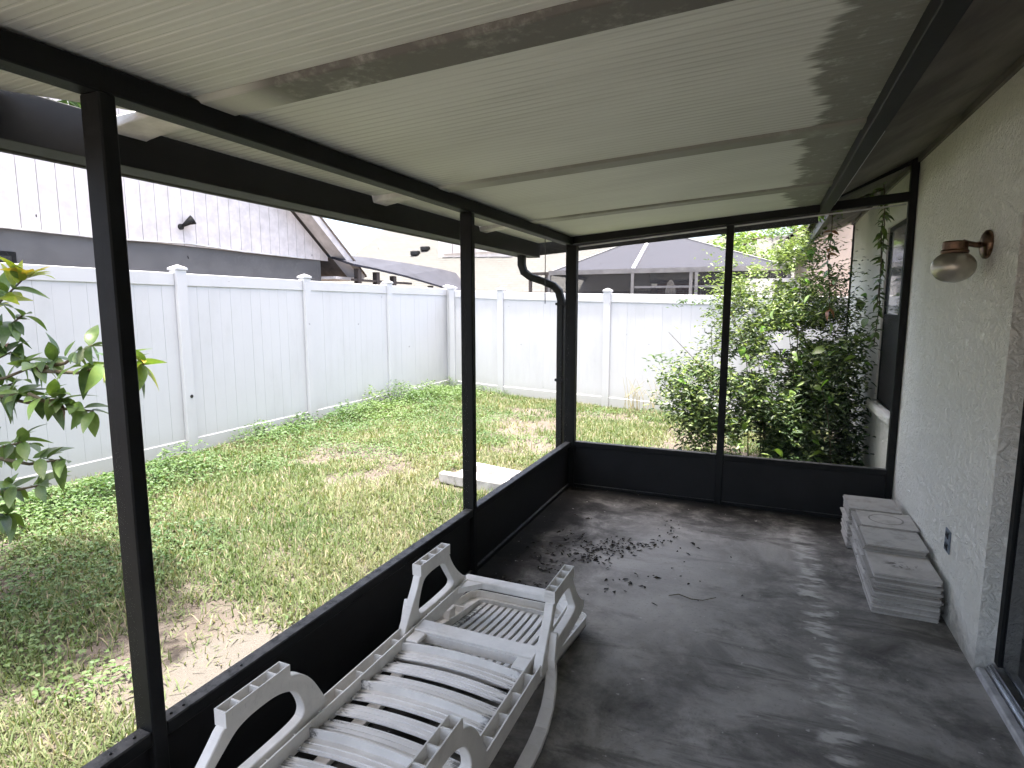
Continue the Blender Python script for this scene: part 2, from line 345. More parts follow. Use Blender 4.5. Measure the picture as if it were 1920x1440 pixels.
class MB:
    """Collects faces in world coordinates; build() links them as one mesh object."""
    def __init__(s): s.v = []; s.f = []
    def add(s, vs, fs):
        b = len(s.v); s.v += [tuple(v) for v in vs]; s.f += [tuple(i + b for i in f) for f in fs]; return s
    def box(s, x0, x1, y0, y1, z0, z1):
        return s.add([(x0,y0,z0),(x1,y0,z0),(x1,y1,z0),(x0,y1,z0),(x0,y0,z1),(x1,y0,z1),(x1,y1,z1),(x0,y1,z1)],
                     [(0,3,2,1),(4,5,6,7),(0,1,5,4),(1,2,6,5),(2,3,7,6),(3,0,4,7)])
    def beam(s, a, b, w, h, up=(0,0,1)):
        """Bar from a to b, w across, h along up."""
        a = Vector(a); b = Vector(b); d = (b - a).normalized(); u = Vector(up)
        r = d.cross(u).normalized() * (w / 2); u2 = r.cross(d).normalized() * (h / 2)
        vs = [p + sx * r + su * u2 for p in (a, b) for sx, su in ((-1,-1),(1,-1),(1,1),(-1,1))]
        return s.add(vs, [(0,1,2,3),(7,6,5,4),(0,4,5,1),(1,5,6,2),(2,6,7,3),(3,7,4,0)])
    def tube(s, pts, rad, n=8, cap=True):
        pts = [Vector(p) for p in pts]
        rads = rad if isinstance(rad, (list, tuple)) else [rad] * len(pts)
        rings = []; prev = None
        for i, p in enumerate(pts):
            d = (pts[min(i + 1, len(pts) - 1)] - pts[max(i - 1, 0)]).normalized()
            ref = prev if prev is not None else (Vector((0,0,1)) if abs(d.z) < .9 else Vector((1,0,0)))
            r = (ref - d * ref.dot(d)).normalized(); prev = r; q = d.cross(r)
            rings.append([p + (r * math.cos(2*math.pi*k/n) + q * math.sin(2*math.pi*k/n)) * rads[i] for k in range(n)])
        vs = [v for rg in rings for v in rg]; fs = []
        for i in range(len(pts) - 1):
            for k in range(n): fs.append((i*n+k, i*n+(k+1)%n, (i+1)*n+(k+1)%n, (i+1)*n+k))
        if cap: fs += [tuple(range(n))[::-1], tuple((len(pts)-1)*n + k for k in range(n))]
        return s.add(vs, fs)
    def extrude(s, prof, a, b, fn):
        """prof: closed 2-D loop; fn(u, v, t) -> 3-D point at t in (a, b)."""
        n = len(prof)
        vs = [fn(u, v, t) for t in (a, b) for u, v in prof]
        return s.add(vs, [tuple(range(n))[::-1], tuple(range(n, 2*n))] + [(k, (k+1)%n, n+(k+1)%n, n+k) for k in range(n)])
    def ringplate(s, outer, inner, a, b, fn):
        """Plate with a hole; both loops have the same number of points."""
        n = len(outer)
        vs = [fn(u, v, t) for t in (a, b) for lp in (outer, inner) for u, v in lp]
        fs = []
        for k in range(n):
            j = (k + 1) % n
            fs += [(k, j, n+j, n+k), (2*n+k, 3*n+k, 3*n+j, 2*n+j), (k, 2*n+k, 2*n+j, j), (n+k, n+j, 3*n+j, 3*n+k)]
        return s.add(vs, fs)
    def lathe(s, prof, c, n=28, axis='z'):
        vs = []; fs = []
        for r, h in prof:
            for k in range(n):
                a = 2*math.pi*k/n; p = (r*math.cos(a), r*math.sin(a), h)
                if axis == 'x': p = (h, r*math.cos(a), r*math.sin(a))
                vs.append((c[0]+p[0], c[1]+p[1], c[2]+p[2]))
        for i in range(len(prof)-1):
            for k in range(n): fs.append((i*n+k, i*n+(k+1)%n, (i+1)*n+(k+1)%n, (i+1)*n+k))
        fs += [tuple(range(n))[::-1], tuple((len(prof)-1)*n+k for k in range(n))]
        return s.add(vs, fs)
    def build(s, name, mat, parent=None, bevel=0, smooth=False, seg=1):
        me = bpy.data.meshes.new(name)
        off = parent_origin(parent)
        me.from_pydata([(v[0]-off[0], v[1]-off[1], v[2]-off[2]) for v in s.v], [], s.f); me.validate()
        import bmesh
        bm = bmesh.new(); bm.from_mesh(me); bmesh.ops.recalc_face_normals(bm, faces=bm.faces); bm.to_mesh(me); bm.free()
        if smooth: me.polygons.foreach_set('use_smooth', [True]*len(me.polygons))
        me.materials.append(M[mat] if isinstance(mat, str) else mat)
        o = bpy.data.objects.new(name, me); link(o, parent)
        if bevel:
            b = o.modifiers.new('bevel', 'BEVEL'); b.width = bevel; b.segments = seg; b.limit_method = 'ANGLE'; b.angle_limit = R(40)
        return o
def parent_origin(p):
    o = Vector((0,0,0))
    while p is not None: o = o + p.location; p = p.parent
    return o
def put(name, mesh, loc, parent=None, rz=0):
    """A further object that shares mesh data; loc in world coordinates (parents are unrotated)."""
    o = bpy.data.objects.new(name, mesh); off = parent_origin(parent)
    o.location = Vector(loc) - off; o.rotation_euler = (0, 0, rz); return link(o, parent)
def arr_mesh(name, V, F, mat, parent=None, colors=None, smooth=False):
    """V (n,3), F (m,k) numpy; one mesh object, optional per-vertex colour."""
    me = bpy.data.meshes.new(name); k = F.shape[1]
    me.vertices.add(len(V)); me.vertices.foreach_set('co', V.astype(np.float32).ravel())
    me.loops.add(F.size); me.loops.foreach_set('vertex_index', F.astype(np.int32).ravel())
    me.polygons.add(len(F)); me.polygons.foreach_set('loop_start', np.arange(0, F.size, k, dtype=np.int32))
    me.update(calc_edges=True)
    if colors is not None:
        ca = me.color_attributes.new('Col', 'FLOAT_COLOR', 'POINT')
        c4 = np.ones((len(V), 4), np.float32); c4[:, :3] = colors; ca.data.foreach_set('color', c4.ravel())
    if smooth: me.polygons.foreach_set('use_smooth', [True]*len(F))
    me.materials.append(M[mat] if isinstance(mat, str) else mat)
    o = bpy.data.objects.new(name, me); return link(o, parent)
def vnoise(x, y, sc, seed=0):
    """Smooth lattice noise 0..1 for numpy arrays."""
    r = np.random.default_rng(seed); T = r.random((256, 256))
    X = x * sc + 1000; Y = y * sc + 1000; i = np.floor(X).astype(int); j = np.floor(Y).astype(int)
    u = X - i; v = Y - j; u = u*u*(3-2*u); v = v*v*(3-2*v)
    g = lambda a, b: T[a % 256, b % 256]
    return (g(i,j)*(1-u)+g(i+1,j)*u)*(1-v)+(g(i,j+1)*(1-u)+g(i+1,j+1)*u)*v
def norm(a): return a / (np.linalg.norm(a, axis=1, keepdims=True) + 1e-9)
def leaf_cloud(P, D, N, L, Wd, C, fold=.25):
    """Folded six-sided leaves: base P, direction D, up N, length L, width Wd, colour C."""
    Sd = norm(np.cross(D, N)); N = norm(np.cross(Sd, D)); L = L[:, None]; Wd = Wd[:, None]
    droop = -N * L * .12
    v0 = P; v1 = P + D*L*.35 + Sd*Wd*.5 + N*Wd*fold; v2 = P + D*L*.75 + Sd*Wd*.36 + N*Wd*fold*.7 + droop*.6
    v3 = P + D*L + droop; v4 = P + D*L*.75 - Sd*Wd*.36 + N*Wd*fold*.7 + droop*.6; v5 = P + D*L*.35 - Sd*Wd*.5 + N*Wd*fold
    n = len(P); V = np.stack([v0, v1, v2, v3, v4, v5], 1).reshape(-1, 3)
    b = (np.arange(n) * 6)[:, None]
    F = np.concatenate([b + np.array([[0,1,2,3]]), b + np.array([[0,3,4,5]])], 0)
    return V, F, np.repeat(C, 6, 0)

# ------------------------------------------------------------------ ground and slab
G = -0.10
def ground_h(x, y):
    return G + .03*(vnoise(x, y, .8, 3)-.5) + .02*(vnoise(x, y, 2.6, 4)-.5)
fine_x = np.concatenate([np.array([-300, -60, -20, -12]), np.arange(-9, 4.01, .12), np.array([8, 20, 60, 300])])
fine_y = np.concatenate([np.array([-200, -40, -10, -3]), np.arange(-1, 13.01, .12), np.array([20, 40, 100, 500])])
gx, gy = np.meshgrid(fine_x, fine_y, indexing='ij')
gz = ground_h(gx, gy)
near = (gx > -1.75) & (gx < 1.2) & (gy < 5.2)
gz = np.where(near, G - .02, gz)
nx, ny = gx.shape; idx = np.arange(nx*ny).reshape(nx, ny)
gF = np.stack([idx[:-1,:-1], idx[1:,:-1], idx[1:,1:], idx[:-1,1:]], -1).reshape(-1, 4)
tag(arr_mesh('ground', np.stack([gx, gy, gz], -1).reshape(-1, 3), gF, 'soil', smooth=True), kind='structure')
b = MB().box(-1.62, .98, -1.05, 5.05, -.3, 0)
tag(b.build('patio_floor', 'concrete', bevel=.006), kind='structure')
# ------------------------------------------------------------------ patio roof
def roof_z(x): return 2.2 + .0757*(x + 1.56)
SK = .075                                        # the pans run slightly askew to the wall
roof = empty('patio_roof', (-.7, 2, 2.2), 'pale ribbed aluminium patio roof over the concrete slab with dark gutter', 'patio roof')
ribs = [.03, 1.36, 2.72, 3.98, 5.2]
def yat(y0, x): return y0 + SK*(x + 1.5)
XE = -1.90; XI = .36
for i in range(-1, len(ribs)-1):
    ya = -1.10 if i < 0 else ribs[i]; yb = min(ribs[i+1], 5.10)
    if i < 0 and ya > yb: continue
    ys = []; y_ = ya; k = 0
    while y_ < yb - 1e-6:
        ys.append((y_, 0)); 
        ys += [(min(y_+.026, yb), 0), (min(y_+.029, yb), .0010), (min(y_+.033, yb), .0010)] if i >= 0 else []
        y_ += .036
    ys.append((yb, 0))
    vs = []; 
    for j_, x0_ in enumerate((XE, -.8, XI)):
        for (yy, dz) in ys:
            x_ = x0_ + (.17*max(0, (yy-1.02)/.34) if (i == 0 and j_ == 0) else 0)
            vs.append((x_, min(yat(yy, x_), 5.10 + (.02 if yy >= 5.1 else 0)), roof_z(x_) + dz))
    n_ = len(ys); fs = [(r*n_+k, (r+1)*n_+k, (r+1)*n_+k+1, r*n_+k+1) for r in range(2) for k in range(n_-1)]
    t0 = len(vs)
    vs += [(x_, min(yat(yy, x_), 5.12), roof_z(x_)+.05) for x_ in (XE+(.17 if i == 0 else 0), XI) for yy in (ya, yb)]
    fs += [(t0, t0+1, t0+3, t0+2)]
    MB().add(vs, fs).build('roof_panel', 'pan', roof)
for i, y0 in enumerate(ribs[:-1]):
    mat = 'rib_stained' if abs(y0 - 1.36) < .01 else 'rib_dusty'
    w = .125 if i == 1 else .11; dp = .016 if i == 1 else .012
    prof = [(-w/2-.012, .002), (-w/2, -dp), (w/2, -dp), (w/2+.012, .002)]
    m = MB(); n_ = len(prof)
    xs = [-1.60, XI-.02]
    vs = [(x_, yat(y0, x_)+u, roof_z(x_)+v-.001) for x_ in xs for u, v in prof]
    m.add(vs, [(0,1,2,3)[::-1], (4,5,6,7)] + [(k, (k+1)%4, 4+(k+1)%4, 4+k) for k in range(4)])
    m.build('roof_rib', mat, roof, bevel=.003)
    m = MB(); vs = []
    for x_, dd, ww in ((-1.602, .012, w), (-1.75, .018, w*1.0), (-1.885, .028, w*1.05), (-1.93, .034, w*1.12)):
        vs += [(x_, yat(y0, x_)+u, roof_z(x_)+v) for u, v in ((-ww/2-.012, .002), (-ww/2, -dd), (ww/2, -dd), (ww/2+.012, .002))]
    m.add(vs, [(3,2,1,0), (12,13,14,15)] + [(r*4+k, r*4+(k+1)%4, r*4+4+(k+1)%4, r*4+4+k) for r in range(3) for k in range(4)])
    m.build('rib_end', 'canvas', roof, bevel=.003)
# gutter along the eave: inner face, bottom with a lip, outer face
m = MB()
prof = [(-1.905, 2.19), (-1.905, 2.05), (-2.02, 2.05), (-2.035, 2.062), (-2.05, 2.05), (-2.075, 2.05), (-2.10, 2.12), (-2.10, 2.19), (-2.09, 2.19), (-2.09, 2.12), (-2.065, 2.065), (-1.915, 2.065), (-1.915, 2.19)]
m.extrude(prof, -1.10, 5.13, lambda u, v, t: (u, t, v)); m.build('gutter', 'gutter', roof, bevel=.002)
m = MB().beam((-2.08, 5.145, roof_z(-2.0)-.035), (.34, 5.145, roof_z(.34)-.035), .035, .14); m.build('end_fascia', 'bronze', roof, bevel=.003)
m = MB().box(.335, .40, -1.08, 5.06, 2.285, 2.36); m.build('host_channel', 'kick', roof, bevel=.003)
m = MB().box(.402, .43, 3.0, 5.0, 2.335, 2.36); m.build('flashing', 'alu', roof)
# downspout with an offset elbow at the corner
m = MB(); path = [(-1.975, 4.86, 2.06), (-1.975, 4.86, 1.97), (-1.955, 4.865, 1.91), (-1.90, 4.885, 1.865), (-1.80, 4.92, 1.83), (-1.71, 4.95, 1.79), (-1.665, 4.965, 1.74), (-1.645, 4.97, 1.66), (-1.645, 4.97, 1.2), (-1.645, 4.97, .05), (-1.70, 4.97, -.03), (-1.80, 4.97, -.06)]
for i, p in enumerate(path): pass
def rect_sweep(m, path, w, d):
    pts = [Vector(p) for p in path]; rings = []
    for i, p in enumerate(pts):
        t = (pts[min(i+1, len(pts)-1)] - pts[max(i-1, 0)]).normalized(); s_ = Vector((0,1,0)); s_ = (s_ - t*s_.dot(t)).normalized(); r = t.cross(s_)
        c = .25
        loop = [(-1+c,-1),(1-c,-1),(1,-1+c),(1,1-c),(1-c,1),(-1+c,1),(-1,1-c),(-1,-1+c)]
        rings.append([p + r*a*w/2 + s_*b_*d/2 for a, b_ in loop])
    k = 8; vs = [v for g in rings for v in g]
    fs = [(i*k+j, i*k+(j+1)%k, (i+1)*k+(j+1)%k, (i+1)*k+j) for i in range(len(rings)-1) for j in range(k)] + [tuple(range(k))[::-1], tuple((len(rings)-1)*k+j for j in range(k))]
    m.add(vs, fs)
rect_sweep(m, path, .06, .075); m.build('downspout', 'gutter', roof, bevel=0)
for z_ in (.95, 1.62): MB().box(-1.685, -1.600, 4.925, 5.015, z_, z_+.022).build('downspout_strap', 'gutter', roof)

# ------------------------------------------------------------------ screen enclosure
enc = empty('screen_enclosure', (-1.56, 2.0, 0), 'dark bronze aluminium screen enclosure frame with kick plates round the patio', 'screen enclosure')
XL = -1.53; PW = .070
def post(x0, x1, y0, y1, z0, z1): return MB().box(x0, x1, y0, y1, z0, z1).build('post', 'bronze', enc, bevel=.004)
def lpost(yc, w=.062): return post(XL-PW, XL+.004, yc-w/2, yc+w/2, 0.0, 2.128)
for yc in (-.98, 1.023, 3.03): lpost(yc, .044)
post(XL-.065, XL+.03, 4.93, 5.0, 0, 2.128)                    # corner
post(-.30, -.245, 4.935, 4.99, 0, 2.232)                      # middle of the end wall
post(.885, .931, 4.935, 4.99, 0, 2.62)                        # against the house wall
MB().box(XL-.072, XL, -1.03, 4.93, 2.128, 2.194).build('header', 'bronze', enc, bevel=.004)
m = MB().beam((XL-.05, 4.965, roof_z(XL)-.033), (.93, 4.965, roof_z(.93)-.02), .052, .062); m.build('header', 'bronze', enc, bevel=.004)
m = MB().beam((XL-.04, 5.005, roof_z(XL)-.085), (.88, 5.005, roof_z(.9)-.066), .012, .010); m.build('light_gap_bar', 'alu', enc)  # bright bar added to stand for the gap of light under the header
m = MB().beam((.36, 4.962, roof_z(.36)+.01), (.90, 4.962, 2.60), .03, .03); m.build('gable_bar', 'bronze', enc, bevel=.003)
for a_, b_ in ((-.958, 1.001), (1.045, 3.008), (3.052, 4.93)):
    MB().box(XL-.052, XL+.002, a_, b_, .368, .412).build('chair_rail', 'bronze', enc, bevel=.004)
    MB().box(XL-.032, XL-.024, a_, b_, .03, .368).build('kick_plate', 'kick', enc)
    MB().box(XL-.045, XL-.004, a_, b_, .002, .03).build('sole_plate', 'bronze', enc, bevel=.003)
for a_, b_ in ((XL+.03, -.30), (-.245, .885)):
    MB().box(a_, b_, 4.936, 4.989, .372, .418).build('chair_rail', 'bronze', enc, bevel=.004)
    MB().box(a_, b_, 4.958, 4.966, .03, .372).build('kick_plate', 'kick', enc)
    MB().box(a_, b_, 4.938, 4.985, .002, .03).build('sole_plate', 'bronze', enc, bevel=.003)
# screens with the dead insects and bits that hang in them
def screen(vs, name='screen'):
    return MB().add(vs, [tuple(range(len(vs)))]).build(name, 'screen', enc)
def specks(par, pts):
    m = MB()
    for p, l, a, ax in pts:
        p = Vector(p); d = Vector((0, math.cos(a), math.sin(a))) if ax == 'x' else Vector((math.cos(a), 0, math.sin(a)))
        m.tube([p - d*l/2, p, p + d*l/2], [l*.12, l*.2, l*.1], 5)
    o = m.build('insect_speck', 'speck', par); tag(o, kind='stuff')
def rspecks(n_, ax, c, a0, a1, z0, z1, zpow=1.0, l0=.003, l1=.010):
    out = []
    for _ in range(n_):
        u = random.uniform(a0, a1); v = z0 + (z1-z0)*random.random()**zpow
        p = (c+.004, u, v) if ax == 'x' else (u, c-.004, v)
        out.append((p, random.uniform(l0, l1), random.choice([1.57, 1.4, 1.8, 2.4, .7, .2]), ax))
    return out
xs_ = XL - .028
for a_, b_, k in ((-.958, 1.001, 9), (1.045, 3.008, 14), (3.052, 4.93, 13)):
    o = screen([(xs_, a_, .412), (xs_, b_, .412), (xs_, b_, 2.128), (xs_, a_, 2.128)])
    specks(o, rspecks(k, 'x', xs_, a_+.05, b_-.05, .9, 2.1, .6))
ys_ = 4.975
o = screen([(XL+.03, ys_, .418), (-.30, ys_, .418), (-.30, ys_, roof_z(-.3)-.06), (XL+.03, ys_, roof_z(XL)-.06)]); specks(o, rspecks(16, 'y', ys_, XL+.1, -.35, .9, 2.1, .7))
o = screen([(-.245, ys_, .418), (.885, ys_, .418), (.885, ys_, roof_z(.88)-.05), (-.245, ys_, roof_z(-.245)-.06)]); specks(o, rspecks(12, 'y', ys_, -.2, .8, .6, 2.2))
screen([(.37, ys_, roof_z(.37)), (.885, ys_, roof_z(.885)+.012), (.885, ys_, 2.585)])
# screws on the rail either side of the near post
for (x_, y_, z_) in ((XL-.022, .90, .414), (XL-.022, .965, .414), (XL-.02, 1.075, .414), (XL-.02, 1.115, .4135), (XL-.02, 1.33, .4135)):
    MB().lathe([(.0045, 0), (.0045, .003), (.002, .005)], (x_, y_, z_-.001), 8).build('screw', 'screw', enc)
# thin cord that hangs from the header near the corner
o = MB().tube([(-1.60, 4.42, 2.13), (-1.598, 4.423, 1.95), (-1.601, 4.427, 1.78), (-1.60, 4.43, 1.63)], .0035, 6).build('pull_string', 'cord')
tag(o, 'thin dark cord hanging from the header beside the downspout', 'cord')

# ------------------------------------------------------------------ house
XW = .935
house = empty('stucco_house', (XW, 2, 0), 'off white stucco house wall with plywood soffit beside the patio', 'house')
YW0, YW1 = -5.8, 8.3
D0, D1 = 1.1, 3.035          # sliding door opening
WA, WB = 5.05, 5.98          # window opening beyond the enclosure
m = MB()
for a_, b_, z0, z1 in ((YW0, D0, -.2, 2.75), (D0, D1, 2.06, 2.75), (D1, WA, -.2, 2.75), (WA, WB, -.2, .80), (WA, WB, 2.27, 2.75), (WB, YW1, -.2, 2.75)):
    m.box(XW, XW+.2, a_, b_, z0, z1)
m.build('wall', 'stucco', house)
MB().box(XW, XW+6, YW1-.2, YW1+.0, -.2, 2.75).box(XW+6, XW+6.2, -6, YW1, -.2, 2.75).build('far_wall', 'stucco', house)
MB().box(XW+.202, XW+6, -6, -5.8, -.2, 2.75).box(XW+1.6, XW+1.7, -5.8, 8.0, 0, 2.75).build('back_wall', 'stucco', house)
MB().box(XW-.062, XW+.06, WA-.06, WB+.05, .725, .80).build('window_sill', 'stucco', house, bevel=.02, seg=2)
# soffit, sloping up to the wall, in sheets
for a_, b_ in ((-1.9, .9), (.906, 3.33), (3.336, 5.75), (5.756, 8.55)):
    MB().add([(.405, a_, 2.372), (.405, b_, 2.372), (XW+.02, b_, 2.64), (XW+.02, a_, 2.64), (.405, a_, 2.384), (.405, b_, 2.384), (XW+.02, b_, 2.652), (XW+.02, a_, 2.652)],
             [(0,1,2,3),(7,6,5,4),(0,4,5,1),(1,5,6,2),(2,6,7,3),(3,7,4,0)]).build('soffit_sheet', 'soffit', house)
MB().box(XW-.02, XW-.002, -1.7, 8.3, 2.585, 2.625).build('soffit_trim', 'soffit', house)
MB().box(.405, .43, 5.07, 8.55, 2.28, 2.41).build('fascia', 'soffit', house)
MB().add([(.36, -6, 2.415), (.36, 8.6, 2.415), (4.3, 8.6, 4.35), (4.3, -6, 4.35), (8.3, 8.6, 2.4), (8.3, -6, 2.4), (.36, -6, 2.385), (.36, 8.6, 2.385)],
         [(0,1,2,3),(3,2,4,5),(0,6,7,1)]).build('roof', 'shingle_dark', house)
# window: deep reveal, pale upper pane, dark lower sash
win = MB().box(XW+.015, XW+.045, WA, WB, 1.50, 1.545).box(XW+.015, XW+.045, WA, WA+.04, .80, 2.27).box(XW+.015, XW+.045, WB-.04, WB, .80, 2.27).box(XW+.015, XW+.045, WA+.04, WB-.04, 2.23, 2.27).build('window', 'bronze', house, bevel=.003)
MB().box(XW+.025, XW+.033, WA+.04, WB-.04, 1.545, 2.23).build('pane', 'pane', win)
MB().box(XW+.02, XW+.028, WA+.04, WB-.04, .80, 1.50).build('insect_screen', 'kick', win)
# sliding glass door with its threshold
door = MB().box(XW+.068, XW+.103, D1-.045, D1-.0, .06, 2.06).box(XW+.068, XW+.103, D0, D0+.045, .06, 2.06).box(XW+.068, XW+.103, D0+.045, D1-.045, 2.01, 2.06).build('sliding_door', 'bronze', house, bevel=.003)
MB().box(XW+.078, XW+.086, D0+.045, D1-.045, .075, 2.01).build('glass', 'glass', door)
MB().box(XW+.104, XW+.13, D1-.14, D1-.08, .075, 2.01).build('sash', 'bronze', door)
MB().box(XW+.004, XW+.040, D0+.005, D1-.004, -.02, .028).build('threshold', 'splash', house, bevel=.006)
tr = MB().box(XW+.042, XW+.19, D0+.005, D1-.004, .0, .034).build('door_track', 'alu', house)
for k in range(2): MB().box(XW+.048+k*.010, XW+.051+k*.010, D0+.006, D1-.006, .034, .056 if k else .046).build('rail', 'alu', tr)
# wall lamp
ly, lz = 3.40, 1.888
lamp = empty('wall_lamp', (XW, ly, lz), 'round globe wall lamp with aged copper mount on the stucco wall', 'wall lamp')
m = MB().lathe([(.062, 0), (.066, -.006), (.064, -.016), (.052, -.024), (.040, -.028), (.018, -.034)], (XW, ly, lz), 32, 'x'); m.build('wall_plate', 'brass', lamp, smooth=True)
m = MB().tube([(XW-.025, ly, lz), (XW-.05, ly, lz+.0), (XW-.075, ly, lz+.006), (XW-.10, ly, lz+.010)], [.017, .013, .013, .018], 14); m.build('arm', 'brass', lamp, smooth=True)
gx_, gy_, gz_ = XW-.128, ly, lz-.098
m = MB().lathe([(.046, .118), (.050, .112), (.050, .078), (.056, .074), (.056, .064), (.050, .060), (.046, .056)], (gx_, gy_, gz_), 32); m.build('holder', 'brass', lamp, smooth=False, bevel=.002)
prof = [(.0886*math.cos(R(a)), .074*math.sin(R(a))) for a in range(-88, 62, 6)]
m = MB().lathe([(max(r, .003), h) for r, h in prof], (gx_, gy_, gz_), 40); m.build('globe', 'globe', lamp, smooth=True)
# outlet
ot = empty('wall_outlet', (XW, 3.56, .40), 'slate grey double outlet set low in the stucco wall above the tiles', 'outlet')
MB().box(XW-.006, XW+.001, 3.515, 3.605, .345, .465).build('cover_plate', 'outlet', ot, bevel=.004)
for z_ in (.375, .435):
    s_ = MB().box(XW-.010, XW-.006, 3.54, 3.58, z_-.017, z_+.017).build('receptacle', 'outlet_dark', ot, bevel=.004)
for z_ in (.37, .43):
    for y_ in (3.548, 3.568): MB().box(XW-.0125, XW-.010, y_, y_+.004, z_, z_+.014).build('slot', 'black', ot)

# ------------------------------------------------------------------ stacked floor tiles
TS = .302; TH = .0098
def tile_mesh(name, mat, chip=False):
    h = TS/2; c = .006
    me = bpy.data.meshes.new(name)
    lp = [(-h+c,-h),(h-c,-h),(h,-h+c),(h,h-c),(h-c,h),(-h+c,h),(-h,h-c),(-h,-h+c)]
    if chip: lp[0] = (-h+.045, -h); lp[7] = (-h, -h+.03)
    vs = [(x_*.992, y_*.992, TH/2) for x_, y_ in lp] + [(x_, y_, TH/2-.002) for x_, y_ in lp] + [(x_*.98, y_*.98, -TH/2+.0004) for x_, y_ in lp]
    fs = [tuple(range(8)), tuple(range(16, 24))[::-1]] + [(r*8+8+k, r*8+8+(k+1)%8, r*8+(k+1)%8, r*8+k) for r in (0, 1) for k in range(8)]
    me.from_pydata(vs, [], fs); me.materials.append(M[mat]); return me
tm = [tile_mesh('tile', 'tile'), tile_mesh('tile', 'tile', True)]; tring = tile_mesh('tile', 'tile_ring'); tbl = tile_mesh('tile', 'tile_blotch')
stacks = [  # centre y, x, count, top mesh, top label, stack wording
    (3.592, .750, 23, tbl, 'square beige tile with a dark blotch, top of the stack closest to the door', 'in the stack by the door'),
    (3.900, .756, 27, tm[0], 'plain weathered beige tile topping the middle one of the tile stacks', 'in the middle stack of tiles'),
    (4.203, .772, 28, tring, 'beige tile with a ring stain on top of the third stack', 'in the stack under the ring stained tile'),
    (4.500, .735, 29, tm[0], 'plain tile topping the stack farthest from the sliding door', 'in the last stack beside the end wall')]
for si, (yc, xc, cnt, topm, tl, sw) in enumerate(stacks):
    drift = 0
    for k in range(cnt):
        drift += random.uniform(-.0025, .0025)
        big = random.random() < .2
        dxx = drift + random.uniform(-.004, .004) + (random.uniform(-.02, .012) if big else 0)
        if k == cnt-1: dxx = 0
        dyy = random.uniform(-.003, .003) + (random.uniform(-.008, .006) if big else 0)
        if si == 1 and k in (cnt-4,): dxx -= .015
        me = topm if k == cnt-1 else (tm[1] if random.random() < .15 else tm[0])
        o = put('ceramic_tile', me, (xc + dxx, yc + dyy, TH*k + TH/2 + .0006), None, random.uniform(-.012, .012) + (random.choice((0, 1, 2, 3))*math.pi/2 if me is tm[0] else 0))
        tag(o, tl if k == cnt-1 else 'beige ceramic tile ' + sw + ', below its top', 'tile', 'stacked floor tiles')

# ------------------------------------------------------------------ upturned sun lounger
lg = empty('sun_lounger', (-1.02, 1.6, 0), 'weathered white plastic sun lounger lying upside down with its legs in the air', 'sun lounger')
XA, XB = -1.335, -.705          # outer faces of the side rails
RW = .048; ZT = .272; ZB = .205
def rail_mesh(x0, x1, y0, y1):
    m = MB(); t = .005
    m.box(x0, x0+t, y0, y1, ZB, ZT).box(x1-t, x1, y0, y1, ZB, ZT-.006).box(x0+t, x1-t, y0, y1, ZB, ZB+t)
    y_ = y0
    while y_ < y1:
        m.box(x0+t, x1-t, y_, y_+.004, ZB+t, ZT-.010); y_ += .115
    return m
for x0, x1 in ((XA, XA+RW), (XB-RW, XB)):
    rail_mesh(x0, x1, .72, 2.46).build('side_rail', 'resin', lg)
IA, IB = XA+RW, XB-RW
def arch(x_, base, bow): 
    u = (x_ - (IA+IB)/2)/((IB-IA)/2); return base + bow*(1-u*u)
# far cross bar with splayed ends
m = MB(); m.add([(XA+.02, 2.455, .268), (XB-.02, 2.455, .268), (XB-.02, 2.515, .268), (XA+.02, 2.515, .268), (XA+.02, 2.455, .228), (XB-.02, 2.455, .228), (XB-.02, 2.515, .228), (XA+.02, 2.515, .228)], [(0,1,2,3),(7,6,5,4),(0,4,5,1),(1,5,6,2),(2,6,7,3),(3,7,4,0)])
m.build('end_bar', 'resin', lg, bevel=.008, seg=2)
for sx_, x_ in ((1, IA), (-1, IB)):
    MB().add([(x_-sx_*.002, 2.36, .262), (x_+sx_*.085, 2.453, .262), (x_-sx_*.002, 2.453, .262), (x_-sx_*.002, 2.36, .235), (x_+sx_*.085, 2.453, .235), (x_-sx_*.002, 2.453, .235)], [(0,1,2),(5,4,3),(0,3,4,1),(1,4,5,2),(2,5,3,0)]).build('gusset', 'resin', lg)
# broad plate where the backrest hinges
m = MB().box(IA-.005, IB+.005, 1.975, 2.055, .250, .262).box(IA-.005, IB+.005, 2.051, 2.056, .205, .2495).box(IA-.005, IB+.005, 1.974, 1.979, .21, .2495)
m.build('hinge_plate', 'resin', lg, bevel=.002)
for x0 in (IA+.002, IB-.062): MB().box(x0, x0+.06, 1.90, 1.973, .238, .256).build('hinge_lug', 'resin', lg, bevel=.004)
# curved seat slats: thin plate with a rib at each edge, bowed upwards
def slat(y0, wd, tall, base=.214, bow=.021):
    m = MB(); N = 16; t = .005
    secs = [(0, 0), (0, tall), (.005, tall), (.005, t), (wd*.36, t), (wd*.38, t+.003), (wd*.46, t+.003), (wd*.48, t), (wd*.72, t), (wd*.74, t+.003), (wd*.82, t+.003), (wd*.84, t), (wd, t), (wd, 0)]
    vs = []
    for i in range(N+1):
        x_ = IA + .001 + (IB-IA-.002)*i/N; zb = arch(x_, base, bow)
        vs += [(x_, y0 + wd - u, zb + v) for u, v in secs]
    k = len(secs)
    fs = [(i*k+j, i*k+(j+1)%k, (i+1)*k+(j+1)%k, (i+1)*k+j) for i in range(N) for j in range(k)] + [tuple(range(k))[::-1], tuple(N*k+j for j in range(k))]
    m.add(vs, fs); return m.build('slat', 'resin_mildew', lg)
y_ = 1.885; k = 0
while y_ > .78:
    wd = .056 if k % 3 else .064
    slat(y_-wd, wd, .036 if k % 3 == 0 else .008); y_ -= wd + .030; k += 1
